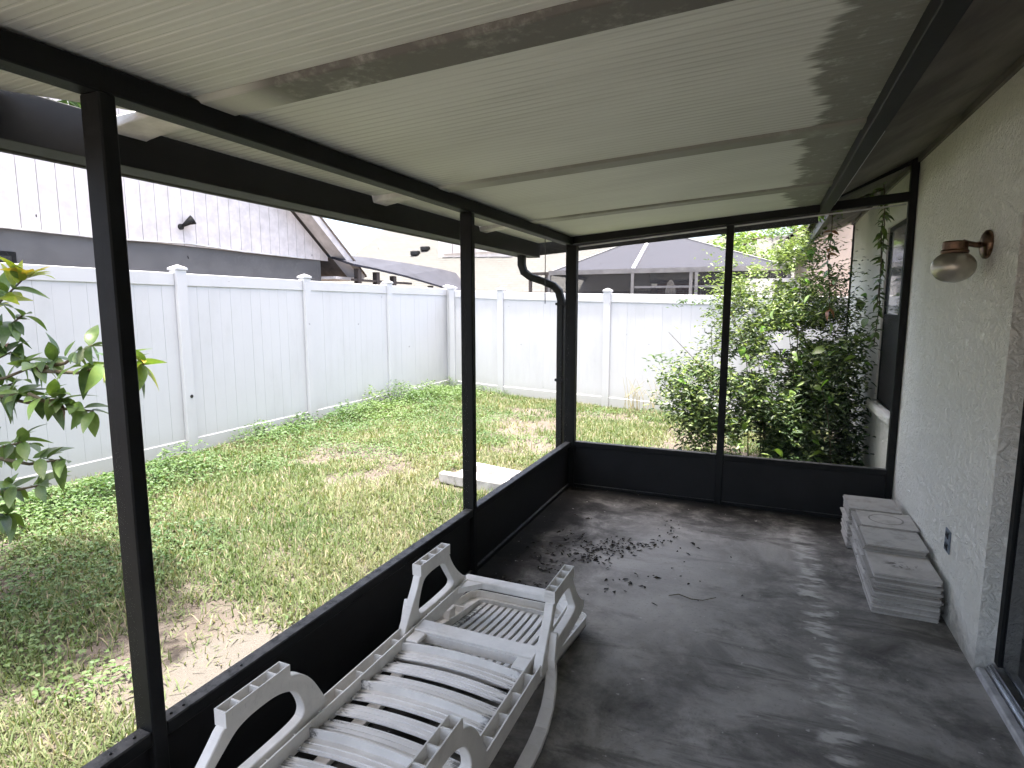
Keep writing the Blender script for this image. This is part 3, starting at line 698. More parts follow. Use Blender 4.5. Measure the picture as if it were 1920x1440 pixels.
# legs: arched plates with a hollow foot
def chaikin(lp):
    out = []
    for i, (a, b) in enumerate(lp):
        c, d = lp[(i+1) % len(lp)]; out += [(a*.75+c*.25, b*.75+d*.25), (a*.25+c*.75, b*.25+d*.75)]
    return out
def leg(x0, x1, outer, inner, fy0, fy1):
    outer = chaikin(chaikin(outer)); inner = chaikin(chaikin(inner))
    m = MB(); m.ringplate(outer, inner, x0, x1, lambda u, v, t: (t, u, v))
    o = m.build('leg', 'resin', lg, bevel=.003)
    f = MB(); t = .004; z0, z1 = .452, .50; xa, xb = x0-.004, x1+.004
    f.box(xa, xa+t, fy0, fy1, z0, z1).box(xb-t, xb, fy0, fy1, z0, z1)
    f.box(xa+t, xb-t, fy0, fy0+t, z0, z1).box(xa+t, xb-t, fy1-t, fy1, z0, z1)
    L_ = fy1 - fy0
    for q in (.22, .5, .78): f.box(xa+t, xb-t, fy0+L_*q-.003, fy0+L_*q+.003, z0, z1-.002)
    f.box(xa+t, xb-t, fy0+t, fy1-t, z0-.004, z0+.006)
    f.build('foot', 'resin', o)
far_o = [(2.06,.46),(2.12,.462),(2.18,.462),(2.25,.462),(2.315,.46),(2.33,.42),(2.38,.35),(2.45,.285),(2.50,.262),(2.50,.215),(2.30,.208),(2.10,.207),(1.93,.210),(1.925,.25),(1.965,.31),(2.01,.37),(2.045,.42)]
far_i = [(2.095,.425),(2.13,.432),(2.18,.434),(2.23,.432),(2.265,.425),(2.285,.40),(2.315,.355),(2.345,.315),(2.355,.295),(2.34,.280),(2.26,.276),(2.15,.276),(2.065,.280),(2.045,.30),(2.045,.335),(2.06,.37),(2.075,.40)]
near_o = [(1.055,.46),(1.12,.462),(1.18,.462),(1.25,.462),(1.295,.46),(1.345,.44),(1.39,.395),(1.425,.335),(1.46,.27),(1.462,.21),(1.30,.207),(1.10,.207),(.80,.210),(.79,.25),(.875,.30),(.96,.36),(1.02,.42)]
near_i = [(1.09,.42),(1.13,.43),(1.18,.432),(1.23,.43),(1.27,.42),(1.31,.40),(1.335,.365),(1.35,.325),(1.35,.30),(1.335,.282),(1.25,.277),(1.10,.277),(.96,.280),(.945,.295),(.96,.32),(1.005,.355),(1.05,.39)]
for x0, x1 in ((XA-.006, XA+.030), (XB-.030, XB+.006)):
    leg(x0, x1, far_o, far_i, 2.06, 2.315); leg(x0, x1, near_o, near_i, 1.055, 1.295)
# armrests hang below the rails and carry the upturned lounger
for x0, sg in ((XA-.016, -1), (XB+.016, 1)):
    m = MB(); pts = [(2.035, .35), (2.018, .31), (2.004, .26), (2.012, .19), (2.0, .13), (1.965, .075), (1.90, .035), (1.82, .018), (1.60, .013), (1.30, .012), (1.02, .014), (.92, .03), (.86, .08), (.83, .15), (.82, .21)]
    w_ = [.034, .034, .036, .042, .046, .050, .054, .056, .056, .056, .056, .054, .05, .045, .04]
    vs = []
    for i, (yy, zz) in enumerate(pts):
        a_ = Vector(pts[min(i+1, len(pts)-1)]) - Vector(pts[max(i-1, 0)]); a_.normalize(); nrm = Vector((-a_.y, a_.x))
        for (ux, uz) in ((-.5,-.011),(.5,-.011),(.5,.011),(-.5,.011)):
            vs.append((x0 + ux*w_[i], yy + nrm.x*uz, zz + nrm.y*uz))
    fs = [(i*4+j, i*4+(j+1)%4, (i+1)*4+(j+1)%4, (i+1)*4+j) for i in range(len(pts)-1) for j in range(4)] + [(3,2,1,0), tuple(len(vs)-4+j for j in range(4))]
    m.add(vs, fs); m.build('armrest', 'resin', lg, bevel=.004, seg=2)
# backrest dropped towards the floor: rounded rim, lengthwise slats, lugs
def bz(y): return .185 - (y-1.86)*.155
bx0, bx1, by0, by1 = -1.375, -.725, 1.87, 2.70
def rr(x0, x1, y0, y1, r):
    out = []
    for cx_, cy_, a0 in ((x1-r, y1-r, 0), (x0+r, y1-r, 90), (x0+r, y0+r, 180), (x1-r, y0+r, 270)):
        for q in range(5): out.append((cx_ + r*math.cos(R(a0+q*22.5)), cy_ + r*math.sin(R(a0+q*22.5))))
    return out
bkr = MB().ringplate(rr(bx0, bx1, by0, by1, .07), rr(bx0+.085, bx1-.085, by0+.05, by1-.085, .035), -.012, -.004, lambda u, v, t: (u, v, bz(v)+t)).build('backrest', 'resin', lg)
MB().ringplate(rr(bx0, bx1, by0, by1, .07), rr(bx0+.007, bx1-.007, by0+.007, by1-.007, .066), -.012, .034, lambda u, v, t: (u, v, bz(v)+t)).build('rim', 'resin', bkr)
MB().ringplate(rr(bx0+.080, bx1-.080, by0+.045, by1-.080, .04), rr(bx0+.086, bx1-.086, by0+.051, by1-.086, .035), -.012, .022, lambda u, v, t: (u, v, bz(v)+t)).build('inner_rim', 'resin', bkr)
nsl = 13; sw_ = (bx1-bx0-.18)/nsl
for k in range(nsl):
    xc = bx0+.09+sw_*(k+.5); w2 = sw_*.31; vs = []; ya, yb = by0+.05, by1-.088
    for i in range(7):
        yy = ya + (yb-ya)*i/6; sag = -.020*(1-((i-3)/3)**2)
        for a_, c_ in ((-w2, -.010), (w2, -.010), (w2, .004), (-w2, .004)): vs.append((xc+a_+.012*math.sin(i/6*math.pi)*(k-6)/6, yy, bz(yy)+c_+sag))
    MB().add(vs, [(i*4+j, i*4+(j+1)%4, (i+1)*4+(j+1)%4, (i+1)*4+j) for i in range(6) for j in range(4)] + [(3,2,1,0), (24,25,26,27)]).build('backrest_slat', 'resin_mildew', bkr)
for (x_, y_) in ((-1.335, 2.36), (-.765, 2.36), (-1.33, 2.10), (-.77, 2.10)):
    MB().box(x_-.018, x_+.018, y_-.03, y_+.03, bz(y_)-.004, bz(y_)+.05).build('lug', 'resin', bkr, bevel=.004)
for (x_, y_) in ((-.765, 2.45), (-.765, 2.53), (-1.335, 2.45)):
    MB().box(x_-.03, x_+.03, y_-.003, y_+.003, bz(y_)-.004, bz(y_)+.026).build('web', 'resin', bkr)

# ------------------------------------------------------------------ litter on the slab
nl = 820; t_ = rng.random(nl)
wide = rng.random(nl) < .3
cx_ = -1.28 + .62*t_ + rng.normal(0, .15, nl)*np.where(wide, 2.2, 1); cy_ = 3.05 + 1.0*t_ + rng.normal(0, .19, nl)*np.where(wide, 1.8, 1)
k = (vnoise(cx_, cy_, 7, 21) > .47) & (cx_ > -1.47) & (cx_ < .1) & (cy_ < 4.85)
cx_ = cx_[k]; cy_ = cy_[k]; nl = len(cx_); a_ = rng.random(nl)*6.28
D_ = np.stack([np.cos(a_), np.sin(a_), rng.normal(0, .15, nl)], 1); N_ = norm(np.stack([rng.normal(0, .35, nl), rng.normal(0, .35, nl), np.ones(nl)], 1))
Cc = np.array([.030, .025, .020])*(.5+rng.random((nl, 1)))
V_, F_, Q_ = leaf_cloud(np.stack([cx_, cy_, np.full(nl, .006)], 1), norm(D_), N_, .012+.042*rng.random(nl)**2.0, .007+.014*rng.random(nl)**1.4, Cc)
V_[:, 2] = np.maximum(V_[:, 2], .003)
tag(arr_mesh('leaf_litter', V_, F_, 'dry', colors=Q_), 'scatter of small dark dead leaves on the concrete by the knee wall', 'leaf litter', kind='stuff')
o = MB().tube([(-.41, 3.20, .006), (-.36, 3.225, .012), (-.29, 3.205, .007), (-.23, 3.215, .007), (-.165, 3.26, .015)], [.0025, .003, .003, .0025, .0015], 6).build('dry_twig', 'twig')
tag(o, 'thin dry curved twig lying in the middle of the patio floor', 'twig')
# splash block under the downspout, on the lawn
sb = MB()
Pm = lambda a, b, h: (-2.10 - a*.74 + b*.06, 4.93 + b + a*.16, G + h)
def wedge(m, b0a, b1a, b0b, b1b, h0, h1):
    m.add([Pm(0, b0a, 0), Pm(1, b0b, 0), Pm(1, b1b, 0), Pm(0, b1a, 0), Pm(0, b0a, h0), Pm(1, b0b, h1), Pm(1, b1b, h1), Pm(0, b1a, h0)], [(0,1,2,3),(7,6,5,4),(0,4,5,1),(1,5,6,2),(2,6,7,3),(3,7,4,0)])
wedge(sb, -.13, .16, -.13, .22, .055, .025); wedge(sb, -.21, -.132, -.22, -.132, .12, .10); wedge(sb, .162, .24, .222, .31, .12, .10)
tag(sb.build('splash_block', 'splash', bevel=.012, seg=2), 'white concrete splash block lying in the grass outside the screen', 'splash block')

# ------------------------------------------------------------------ white vinyl fences
XF = -6.1
def fence(posts, label, hole=None):
    """posts: (x, y, top z of the rail); built in the direction given."""
    root = empty('vinyl_fence', (posts[0][0], posts[0][1], G), label, 'fence')
    pm = None; cm = None
    for (x_, y_, zt) in posts:
        h = zt + .035 - (G-.05)
        p = MB().box(x_-.063, x_+.063, y_-.063, y_+.063, G-.05, zt+.035).build('post', 'vinyl', root, bevel=.006)
        c = MB().box(x_-.073, x_+.073, y_-.073, y_+.073, zt+.035, zt+.060)
        c.add([(x_-.068,y_-.068,zt+.0605),(x_+.068,y_-.068,zt+.0605),(x_+.068,y_+.068,zt+.0605),(x_-.068,y_+.068,zt+.0605),(x_,y_,zt+.095)], [(0,1,4),(1,2,4),(2,3,4),(3,0,4),(3,2,1,0)])
        c.build('cap', 'vinyl', p)
    for (xa, ya, za), (xb, yb, zb) in zip(posts[:-1], posts[1:]):
        a = Vector((xa, ya, 0)); b = Vector((xb, yb, 0)); d = (b-a).normalized(); L_ = (b-a).length
        a2 = a + d*.064; b2 = b - d*.064
        MB().beam((a2.x, a2.y, za-.07), (b2.x, b2.y, zb-.07), .045, .14).build('top_rail', 'vinyl', root, bevel=.004)
        MB().beam((a2.x, a2.y, G+.10), (b2.x, b2.y, G+.10), .045, .16).build('bottom_rail', 'vinyl', root, bevel=.004)
        npk = max(1, round((L_-.128)/.152)); pw = (L_-.128)/npk; shared = {}
        for k in range(npk):
            c = a2 + d*(pw*(k+.5)); zt = za + (zb-za)*((k+.5)/npk) - .135
            m = MB(); e0 = c - d*(pw/2-.0003); e1 = c + d*(pw/2-.0003); mid = (G+.17+zt)/2
            off = random.uniform(-.0015, .0015); q = Vector((-d.y, d.x, 0))*off
            m.beam((e0.x+q.x, e0.y+q.y, mid), (e1.x+q.x, e1.y+q.y, mid), .022, zt-(G+.17)); m.build('picket', 'vinyl', root, bevel=.0012)
    return root
fl = fence([(XF, y_, 1.985) for y_ in (-1.3, .7, 2.72, 4.72, 6.72, 8.76, 10.9)], 'long white vinyl privacy fence along the left side of the lawn', True)
o = MB().lathe([(.014, 0), (.020, .002), (.020, .006), (.006, .009)], (XF+.063, 4.735, .585), 14, 'x').build('hole_plug', 'black', fl)
fb = fence([(-5.93, 10.82, 1.95), (-4.66, 10.42, 1.895), (-2.43, 9.82, 1.83), (-.22, 9.24, 1.77), (1.98, 8.66, 1.72), (4.1, 8.1, 1.68)], 'white vinyl privacy fence across the back of the yard')

# ------------------------------------------------------------------ lawn
def in_lawn(x, y):
    return ((x > XF+.06) & (x < -1.68) & (y > .3) & (y < 10.85 - (x+6.1)*.262)) | ((x >= -1.68) & (x < .9) & (y > 5.2) & (y < 10.85 - (x+6.1)*.262))
def camdist(x, y): return np.sqrt(x*x + y*y + 2.9)
N0 = 520000
px = rng.uniform(XF, .9, N0); py = rng.uniform(.3, 11, N0)
keep = in_lawn(px, py) & (np.abs(px+2.46) > 0)
cov = .55*vnoise(px, py, 1.1, 31) + .3*vnoise(px, py, 3.1, 32) + .15*vnoise(px, py, 8, 33)
cov = cov + .10*np.clip((py-5)/5, 0, 1) + .25*np.clip((-5.2-px)/.9, 0, 1)*(py > 5)
sand = .88*np.exp(-(((px+2.18)/.26)**2 + ((py-1.86)/.40)**2)**2)
prob = np.clip((cov-.34)/.16, .13, 1) * (1 - .97*sand)
prob *= np.clip(3.2/camdist(px, py), .45, 1)
splash = (px < -2.0) & (px > -2.95) & (py > 4.72) & (py < 5.33)
prob = np.where(splash, prob*.12, prob)
keep &= rng.random(N0) < prob
px = px[keep]; py = py[keep]; cov = cov[keep]; n_ = len(px)
az = rng.random(n_)*6.283; lean = rng.uniform(.25, 1.25, n_)
L_ = (.045 + .075*rng.random(n_)**1.5)*(.75+.6*np.clip(cov, .3, .8)); wd = (.0045 + .004*rng.random(n_))*np.clip(camdist(px, py)/4, .9, 1.8)
dirv = np.stack([np.cos(az)*np.sin(lean), np.sin(az)*np.sin(lean), np.cos(lean)], 1)
side = np.stack([-np.sin(az), np.cos(az), np.zeros(n_)], 1)
P = np.stack([px, py, ground_h(px, py)-.004], 1)
midp = P + dirv*(L_*.55)[:, None]; tip = P + dirv*L_[:, None]*.95; tip[:, 2] -= L_*.22*np.sin(lean)
V_ = np.stack([P - side*wd[:, None]/2, P + side*wd[:, None]/2, midp + side*wd[:, None]*.42, midp - side*wd[:, None]*.42, tip], 1).reshape(-1, 3)
b_ = (np.arange(n_)*5)[:, None]
F3 = np.concatenate([b_+np.array([[0,1,2]]), b_+np.array([[0,2,3]]), b_+np.array([[3,2,4]])], 0)
hue = np.clip(.6*vnoise(px, py, .9, 41) + .4*vnoise(px, py, 4, 42) + rng.normal(0, .16, n_), 0, 1)
ca, cb, cc = np.array([.056, .092, .032]), np.array([.108, .136, .058]), np.array([.180, .175, .108])
Cg = np.where(hue[:, None] < .5, ca + (cb-ca)*(hue[:, None]/.5), cb + (cc-cb)*((hue[:, None]-.5)/.5))
dry = rng.random(n_) < .12; Cg[dry] = np.array([.23, .20, .14])*(.7+.5*rng.random((dry.sum(), 1)))
tag(arr_mesh('lawn_grass', V_, F3, 'grass', colors=np.repeat(Cg, 5, 0)), 'patchy sunlit grass covering the yard', 'grass', kind='stuff')
# broad-leaved weeds: everywhere in drifts, dense along the left fence
N0 = 190000
px = rng.uniform(XF, .9, N0); py = rng.uniform(.3, 11, N0)
drift = .6*vnoise(px, py, .75, 51) + .4*vnoise(px, py, 2.6, 52)
fencey = np.exp(-((px-XF-.1)/(.55+.7*np.clip((py-6)/4, 0, 1)))**2)*np.clip((py-4.9)/.8, 0, 1) + .8*np.exp(-((px-XF-.75)/.4)**2)*((py > 2.3) & (py < 4.3))
prob = np.clip((drift-.45)/.2, 0, 1)*.62 + np.clip(fencey, 0, 1)*1.1*np.clip((vnoise(px, py, 2.2, 53)-.15)/.3, .2, 1)
sand = .88*np.exp(-(((px+2.18)/.26)**2 + ((py-1.86)/.40)**2)**2)
keep = in_lawn(px, py) & (rng.random(N0) < prob*(1-sand)) & ~((px < -2.0) & (px > -2.95) & (py > 4.72) & (py < 5.33))
px = px[keep]; py = py[keep]; fencey = fencey[keep]; n_ = len(px)
hgt = rng.random(n_)*(.05 + .38*np.clip(fencey, 0, 1)*vnoise(px, py, 3, 54)**1.3)
az = rng.random(n_)*6.283
D_ = norm(np.stack([np.cos(az), np.sin(az), rng.uniform(-.2, .5, n_)], 1)); N_ = norm(np.stack([rng.normal(0, .4, n_), rng.normal(0, .4, n_), np.ones(n_)], 1))
mixc = np.clip(vnoise(px, py, 1.5, 55)+rng.normal(0, .18, n_), 0, 1)[:, None]
Cw = np.array([.045, .092, .030])*(1-mixc) + np.array([.105, .160, .055])*mixc
V_, F_, Q_ = leaf_cloud(np.stack([px, py, ground_h(px, py)+.012+hgt], 1), D_, N_, (.018+.022*rng.random(n_))*(1+.5*np.clip(fencey, 0, 1)), (.012+.011*rng.random(n_))*(1+.5*np.clip(fencey, 0, 1)), Cw)
tag(arr_mesh('lawn_weeds', V_, F_, 'leaf', colors=Q_), 'low broad leaved weeds creeping along the foot of the fence', 'weeds', kind='stuff')

# ------------------------------------------------------------------ young tree at the left, beyond the screen
def leaf_mesh(name, L_, W_, mat, curl):
    vs = []; fs = []; N = 7
    for i in range(N+1):
        t = i/N; w = W_*math.sin(math.pi*min(1, t*.93+.07))**.85*(1-.35*t) if 0 < i < N else .0015
        z_ = -curl*L_*t*t; lift = .28*w
        vs += [(-w, t*L_, z_+lift), (0, t*L_, z_), (w, t*L_, z_+lift)]
    for i in range(N):
        fs += [(i*3, i*3+1, i*3+4, i*3+3), (i*3+1, i*3+2, i*3+5, i*3+4)]
    me = bpy.data.meshes.new(name); me.from_pydata(vs, [], fs); me.polygons.foreach_set('use_smooth', [True]*len(fs)); me.materials.append(M[mat]); return me
LM = {k: [leaf_mesh('leaf', .128*s, .033*s*w, k, c) for s, w, c in ((1, 1, .18), (.85, 1.1, .35), (1.15, .9, .5), (.7, 1, .1))] for k in ('leaf_dark', 'leaf_mid', 'leaf_young', 'leaf_gold', 'leaf_brown')}
TB = (-4.25, 1.25)
tree = empty('young_tree', (TB[0], TB[1], G), 'young tree with long glossy leaves in front of the left fence', 'tree')
MB().tube([(TB[0], TB[1], G-.05), (TB[0]+.02, TB[1]+.03, .5), (TB[0]+.0, TB[1]+.02, 1.1), (TB[0]+.06, TB[1]-.05, 1.7), (TB[0]+.15, TB[1]+.15, 2.4), (TB[0]+.3, TB[1]+.35, 3.1)], [.055, .045, .04, .034, .026, .012], 10).build('trunk', 'bark', tree, smooth=True)
def orient(mesh, pos, d, roll, parent):
    o = bpy.data.objects.new('leaf', mesh); d = Vector(d).normalized()
    q = d.to_track_quat('Y', 'Z'); o.rotation_mode = 'QUATERNION'
    from mathutils import Quaternion
    o.rotation_quaternion = q @ Quaternion((0,1,0), roll)
    o.location = Vector(pos) - parent_origin(parent); return link(o, parent)
clusters = [  # tip position, branch start, leaves, palette
    ((-3.36, 1.76, 1.74), (-3.9, 1.5, 1.25), 16, 'young'), ((-3.44, 1.78, 1.56), (-3.9, 1.5, 1.2), 12, 'mid'),
    ((-3.22, 1.80, 1.36), (-3.75, 1.6, 1.2), 12, 'dark'), ((-3.45, 1.72, 1.38), (-3.9, 1.5, 1.2), 12, 'dark'),
    ((-2.98, 1.82, 1.42), (-3.3, 1.75, 1.30), 10, 'dark'), ((-2.76, 1.80, 1.345), (-3.3, 1.75, 1.29), 12, 'mid'),
    ((-2.56, 1.78, 1.35), (-2.80, 1.78, 1.32), 7, 'tip'), ((-3.36, 1.70, 1.18), (-3.8, 1.5, 1.15), 14, 'dark'),
    ((-3.14, 1.75, 1.16), (-3.5, 1.65, 1.17), 14, 'mid'), ((-2.98, 1.80, 1.10), (-3.3, 1.7, 1.18), 9, 'dark'),
    ((-3.40, 1.70, .93), (-3.9, 1.5, .85), 12, 'dark'), ((-3.22, 1.78, .84), (-3.5, 1.62, .86), 10, 'dark'),
    ((-3.58, 1.72, .66), (-3.9, 1.5, .66), 12, 'dark'), ((-3.36, 1.75, .70), (-3.7, 1.6, .68), 9, 'dark'),
    ((-3.68, 1.74, .50), (-3.95, 1.5, .60), 10, 'dark'), ((-3.70, 1.85, 1.20), (-4.0, 1.6, 1.1), 12, 'dark'), ((-3.72, 1.9, .85), (-4.0, 1.5, .8), 10, 'dark')]
br = MB(); mains = [((-4.24, 1.27, .55), (-3.9, 1.5, .66)), ((-4.25, 1.27, .8), (-3.9, 1.5, .85)), ((-4.25, 1.27, 1.0), (-3.8, 1.5, 1.15)), ((-4.22, 1.25, 1.15), (-3.9, 1.5, 1.22))]
for a_, c_ in mains: br.tube([a_, ((a_[0]+c_[0])/2, (a_[1]+c_[1])/2, (a_[2]+c_[2])/2+.03), c_], [.02, .016, .013], 7)
for tip_, st, cnt, pal in clusters:
    mid_ = tuple((tip_[i]+st[i])/2 + (0, 0, -.03)[i] for i in range(3)); br.tube([st, mid_, tip_], [.011, .008, .004], 6)
br.build('branch', 'twig', tree, smooth=True)
for tip_, st, cnt, pal in clusters:
    cnt = int(cnt*1.45)
    T = Vector(tip_); ax = (T - Vector(st)).normalized()
    for k in range(cnt):
        a_ = k*2.4 + random.random()*.6; back = random.random()**1.5*.26
        sd = ax.orthogonal().normalized(); sd.rotate(Matrix.Rotation(a_, 3, ax))
        d = (ax*random.uniform(.1, .7) + sd + Vector((0, 0, random.uniform(-.75, .15)))).normalized()
        if pal == 'young': d = (d + Vector((0, 0, .75))).normalized(); key = random.choice(['leaf_young', 'leaf_young', 'leaf_mid']) if T.z - back > 1.66 or k < 10 else 'leaf_mid'
        elif pal == 'tip': key = random.choice(['leaf_mid', 'leaf_dark', 'leaf_young'])
        elif pal == 'mid': key = random.choice(['leaf_mid', 'leaf_dark', 'leaf_mid'])
        else: key = random.choice(['leaf_dark', 'leaf_dark', 'leaf_mid', 'leaf_mid'])
        if random.random() < .02: key = 'leaf_brown'
        orient(random.choice(LM[key]), T - ax*back, d, random.uniform(-.7, .7), tree)
for p_, d_ in (((-2.62, 1.78, 1.37), (.9, -.1, .15)),):
    orient(LM['leaf_gold'][1 if d_[2] > 0 else 0], p_, d_, -.6, tree)
for k in range(9):
    a_ = k*2.4; orient(LM[('leaf_young', 'leaf_young', 'leaf_gold')[k % 3]][k % 4], (-3.33, 1.77, 1.75), (math.cos(a_), math.sin(a_), .45+.1*(k % 3)), .3, tree)
# rest of the crown, out of the picture to the left and above
n_ = 2600; u = norm(rng.normal(0, 1, (n_, 3)))*(rng.random((n_, 1))**.4)
P = np.array([-3.95, 1.65, 3.0]) + u*np.array([1.15, .85, .55]); keep = P[:, 2] > 1.6 - P[:, 0]*.26
P = P[keep]; n_ = len(P); az = rng.random(n_)*6.28
D_ = norm(np.stack([np.cos(az), np.sin(az), rng.uniform(-.8, .2, n_)], 1)); N_ = norm(np.stack([rng.normal(0, .4, n_), rng.normal(0, .4, n_), np.ones(n_)], 1))
V_, F_, Q_ = leaf_cloud(P, D_, N_, .10+.05*rng.random(n_), .04+.015*rng.random(n_), np.array([.045, .085, .026])*(.6+.8*rng.random((n_, 1))))
V_ -= np.array([TB[0], TB[1], G]); tag(arr_mesh('crown', V_, F_, 'leaf', tree, Q_), kind='stuff')

# ------------------------------------------------------------------ big shrub beyond the end wall
bush = empty('leafy_shrub', (.1, 6.7, G), 'tall tangled green shrub growing against the house beyond the end screen', 'shrub')
stems = MB(); tips = []
for k in range(14):
    bx = .25 + random.gauss(0, .35); by = 6.5 + random.gauss(0, .45); hx = random.uniform(-.9, .55); h = random.uniform(.8, 1.9)
    tx = min(bx + hx*.9, .80); ty = by + random.uniform(-.5, .6)
    pts = [(bx, by, G-.03), (bx + (tx-bx)*.25, by, h*.4), (bx + (tx-bx)*.6, by + (ty-by)*.6, h*.75), (tx, ty, h)]
    stems.tube(pts, [.008, .006, .004, .002], 5); tips.append((pts, h))
stems.build('stem', 'twig', bush)
blobs = [ # centre, radii, leaves, pale leaf share (sun above, shade below, put into colour)
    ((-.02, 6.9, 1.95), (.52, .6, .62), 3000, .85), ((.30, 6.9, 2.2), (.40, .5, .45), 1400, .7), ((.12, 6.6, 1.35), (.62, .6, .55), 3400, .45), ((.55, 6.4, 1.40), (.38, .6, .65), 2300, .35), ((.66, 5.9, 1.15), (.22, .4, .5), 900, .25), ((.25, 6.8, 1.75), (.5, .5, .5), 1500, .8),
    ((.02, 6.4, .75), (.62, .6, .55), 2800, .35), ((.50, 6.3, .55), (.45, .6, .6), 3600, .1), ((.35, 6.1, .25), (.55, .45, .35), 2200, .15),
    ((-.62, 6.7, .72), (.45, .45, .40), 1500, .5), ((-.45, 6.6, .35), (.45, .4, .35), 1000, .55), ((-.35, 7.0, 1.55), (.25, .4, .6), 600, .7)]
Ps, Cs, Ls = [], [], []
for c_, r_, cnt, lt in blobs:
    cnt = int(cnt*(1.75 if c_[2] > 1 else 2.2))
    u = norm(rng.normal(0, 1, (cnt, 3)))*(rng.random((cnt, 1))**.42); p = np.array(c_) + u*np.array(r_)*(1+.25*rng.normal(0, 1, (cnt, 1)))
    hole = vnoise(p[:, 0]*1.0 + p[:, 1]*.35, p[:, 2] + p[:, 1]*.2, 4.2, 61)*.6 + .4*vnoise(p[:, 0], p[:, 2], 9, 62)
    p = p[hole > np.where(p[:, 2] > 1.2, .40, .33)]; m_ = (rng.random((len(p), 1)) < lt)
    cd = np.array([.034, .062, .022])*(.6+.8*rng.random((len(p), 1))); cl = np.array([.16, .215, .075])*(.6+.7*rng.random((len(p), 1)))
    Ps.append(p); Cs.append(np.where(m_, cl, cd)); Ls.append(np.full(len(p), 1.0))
# arching sprays that stick out to the left, over the fence
for (a0, a1, cnt) in (((-.35, 6.6, 1.55), (-.95, 6.7, 1.62), 60), ((-.4, 6.6, .7), (-1.1, 6.6, 1.05), 110), ((-.4, 6.6, .6), (-1.05, 6.7, .78), 100), ((-.4, 6.5, .5), (-.95, 6.5, .50), 80), ((-.1, 6.9, 2.2), (-.5, 7.2, 2.28), 60), ((.2, 6.9, 2.3), (.1, 6.8, 2.72), 60)):
    t = rng.random((cnt, 1)); p = np.array(a0)*(1-t) + np.array(a1)*t + rng.normal(0, .035, (cnt, 3)); p[:, 2] += .12*(t*(1-t))[:, 0]*2
    Ps.append(p); Cs.append(np.array([.055, .10, .03])*(.6+.8*rng.random((cnt, 1)))); Ls.append(np.full(cnt, 1.1))
P = np.concatenate(Ps); Cb = np.concatenate(Cs); Lb = np.concatenate(Ls)
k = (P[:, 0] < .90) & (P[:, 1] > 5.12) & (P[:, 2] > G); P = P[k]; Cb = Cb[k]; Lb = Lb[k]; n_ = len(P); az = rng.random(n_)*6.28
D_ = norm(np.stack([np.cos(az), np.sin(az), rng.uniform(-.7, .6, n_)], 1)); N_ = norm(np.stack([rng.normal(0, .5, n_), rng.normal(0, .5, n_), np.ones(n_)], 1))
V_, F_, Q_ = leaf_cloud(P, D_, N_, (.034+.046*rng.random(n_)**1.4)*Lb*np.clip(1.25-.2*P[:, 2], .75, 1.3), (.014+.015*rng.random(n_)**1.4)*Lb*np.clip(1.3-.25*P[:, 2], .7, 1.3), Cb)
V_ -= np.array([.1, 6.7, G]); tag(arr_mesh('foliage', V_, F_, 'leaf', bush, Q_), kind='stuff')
# heart-shaped vine leaves among it, each its own piece
VL = [leaf_mesh('leaf', .085*s, .036*s, 'leaf_vine', .3) for s in (.8, 1, 1.25)]; VD = [leaf_mesh('leaf', .09*s, .038*s, 'leaf_mid', .3) for s in (.8, 1, 1.2)]
for k in range(95):
    c_, r_, _, lt = random.choice(blobs[2:10]); u = Vector((random.gauss(0, 1), -abs(random.gauss(0, 1))-.3, random.gauss(0, 1))).normalized()
    p = Vector(c_) + Vector((u.x*r_[0], u.y*r_[1], u.z*r_[2]))*random.uniform(.85, 1.05)
    if p.x > .86 or p.y < 5.15 or p.z < .05: continue
    orient(random.choice(VL if random.random() < .25+lt*.4 else VD), p, (random.gauss(0, .6), random.gauss(-.3, .4), -abs(random.gauss(.3, .5))), random.uniform(-.8, .8), bush)
# vines that hang from the eave in front of the house wall
def vine(name, pts, cnt, label, keys, sz=1.0):
    r = empty(name, pts[0], label, 'vine'); MB().tube(pts, [.004]*len(pts), 5).build('vine_stem', 'twig', r)
    seg = list(zip(pts[:-1], pts[1:]))
    for k in range(cnt):
        a_, c_ = random.choice(seg); t = random.random(); p = Vector(a_)*(1-t) + Vector(c_)*t
        ang = random.random()*6.28
        orient(random.choice(LM[random.choice(keys)]), p, (math.cos(ang), math.sin(ang)*.6, random.uniform(-.9, .3)), random.uniform(-.8, .8), r).scale = (sz*random.uniform(.7, 1.1),)*3
    return r
vine('hanging_vine', [(.47, 5.55, 2.42), (.475, 5.56, 2.2), (.46, 5.56, 1.98), (.49, 5.57, 1.75), (.50, 5.6, 1.55)], 46, 'dark leafy vine dangling from the eave in front of the peach house', ['leaf_dark', 'leaf_dark', 'leaf_brown'], .62)
vine('hanging_vine', [(.80, 5.45, 2.55), (.82, 5.45, 2.36), (.81, 5.46, 2.18), (.83, 5.47, 1.9), (.82, 5.46, 1.6)], 60, 'green vine trailing over the window beside the house wall', ['leaf_dark', 'leaf_mid', 'leaf_mid'], .6)
vine('hanging_vine', [(.86, 5.75, 2.50), (.87, 5.72, 2.2), (.86, 5.7, 1.9), (.87, 5.68, 1.6), (.85, 5.66, 1.3)], 80, 'thick green vine against the house wall at the far edge of the window', ['leaf_dark', 'leaf_mid', 'leaf_mid'], .55)
vine('creeping_vine', [(.30, 5.30, 2.30), (.45, 5.4, 2.36), (.62, 5.42, 2.44), (.80, 5.4, 2.50)], 55, 'leafy creeper spreading under the soffit above the end screen', ['leaf_dark', 'leaf_mid'], .55)
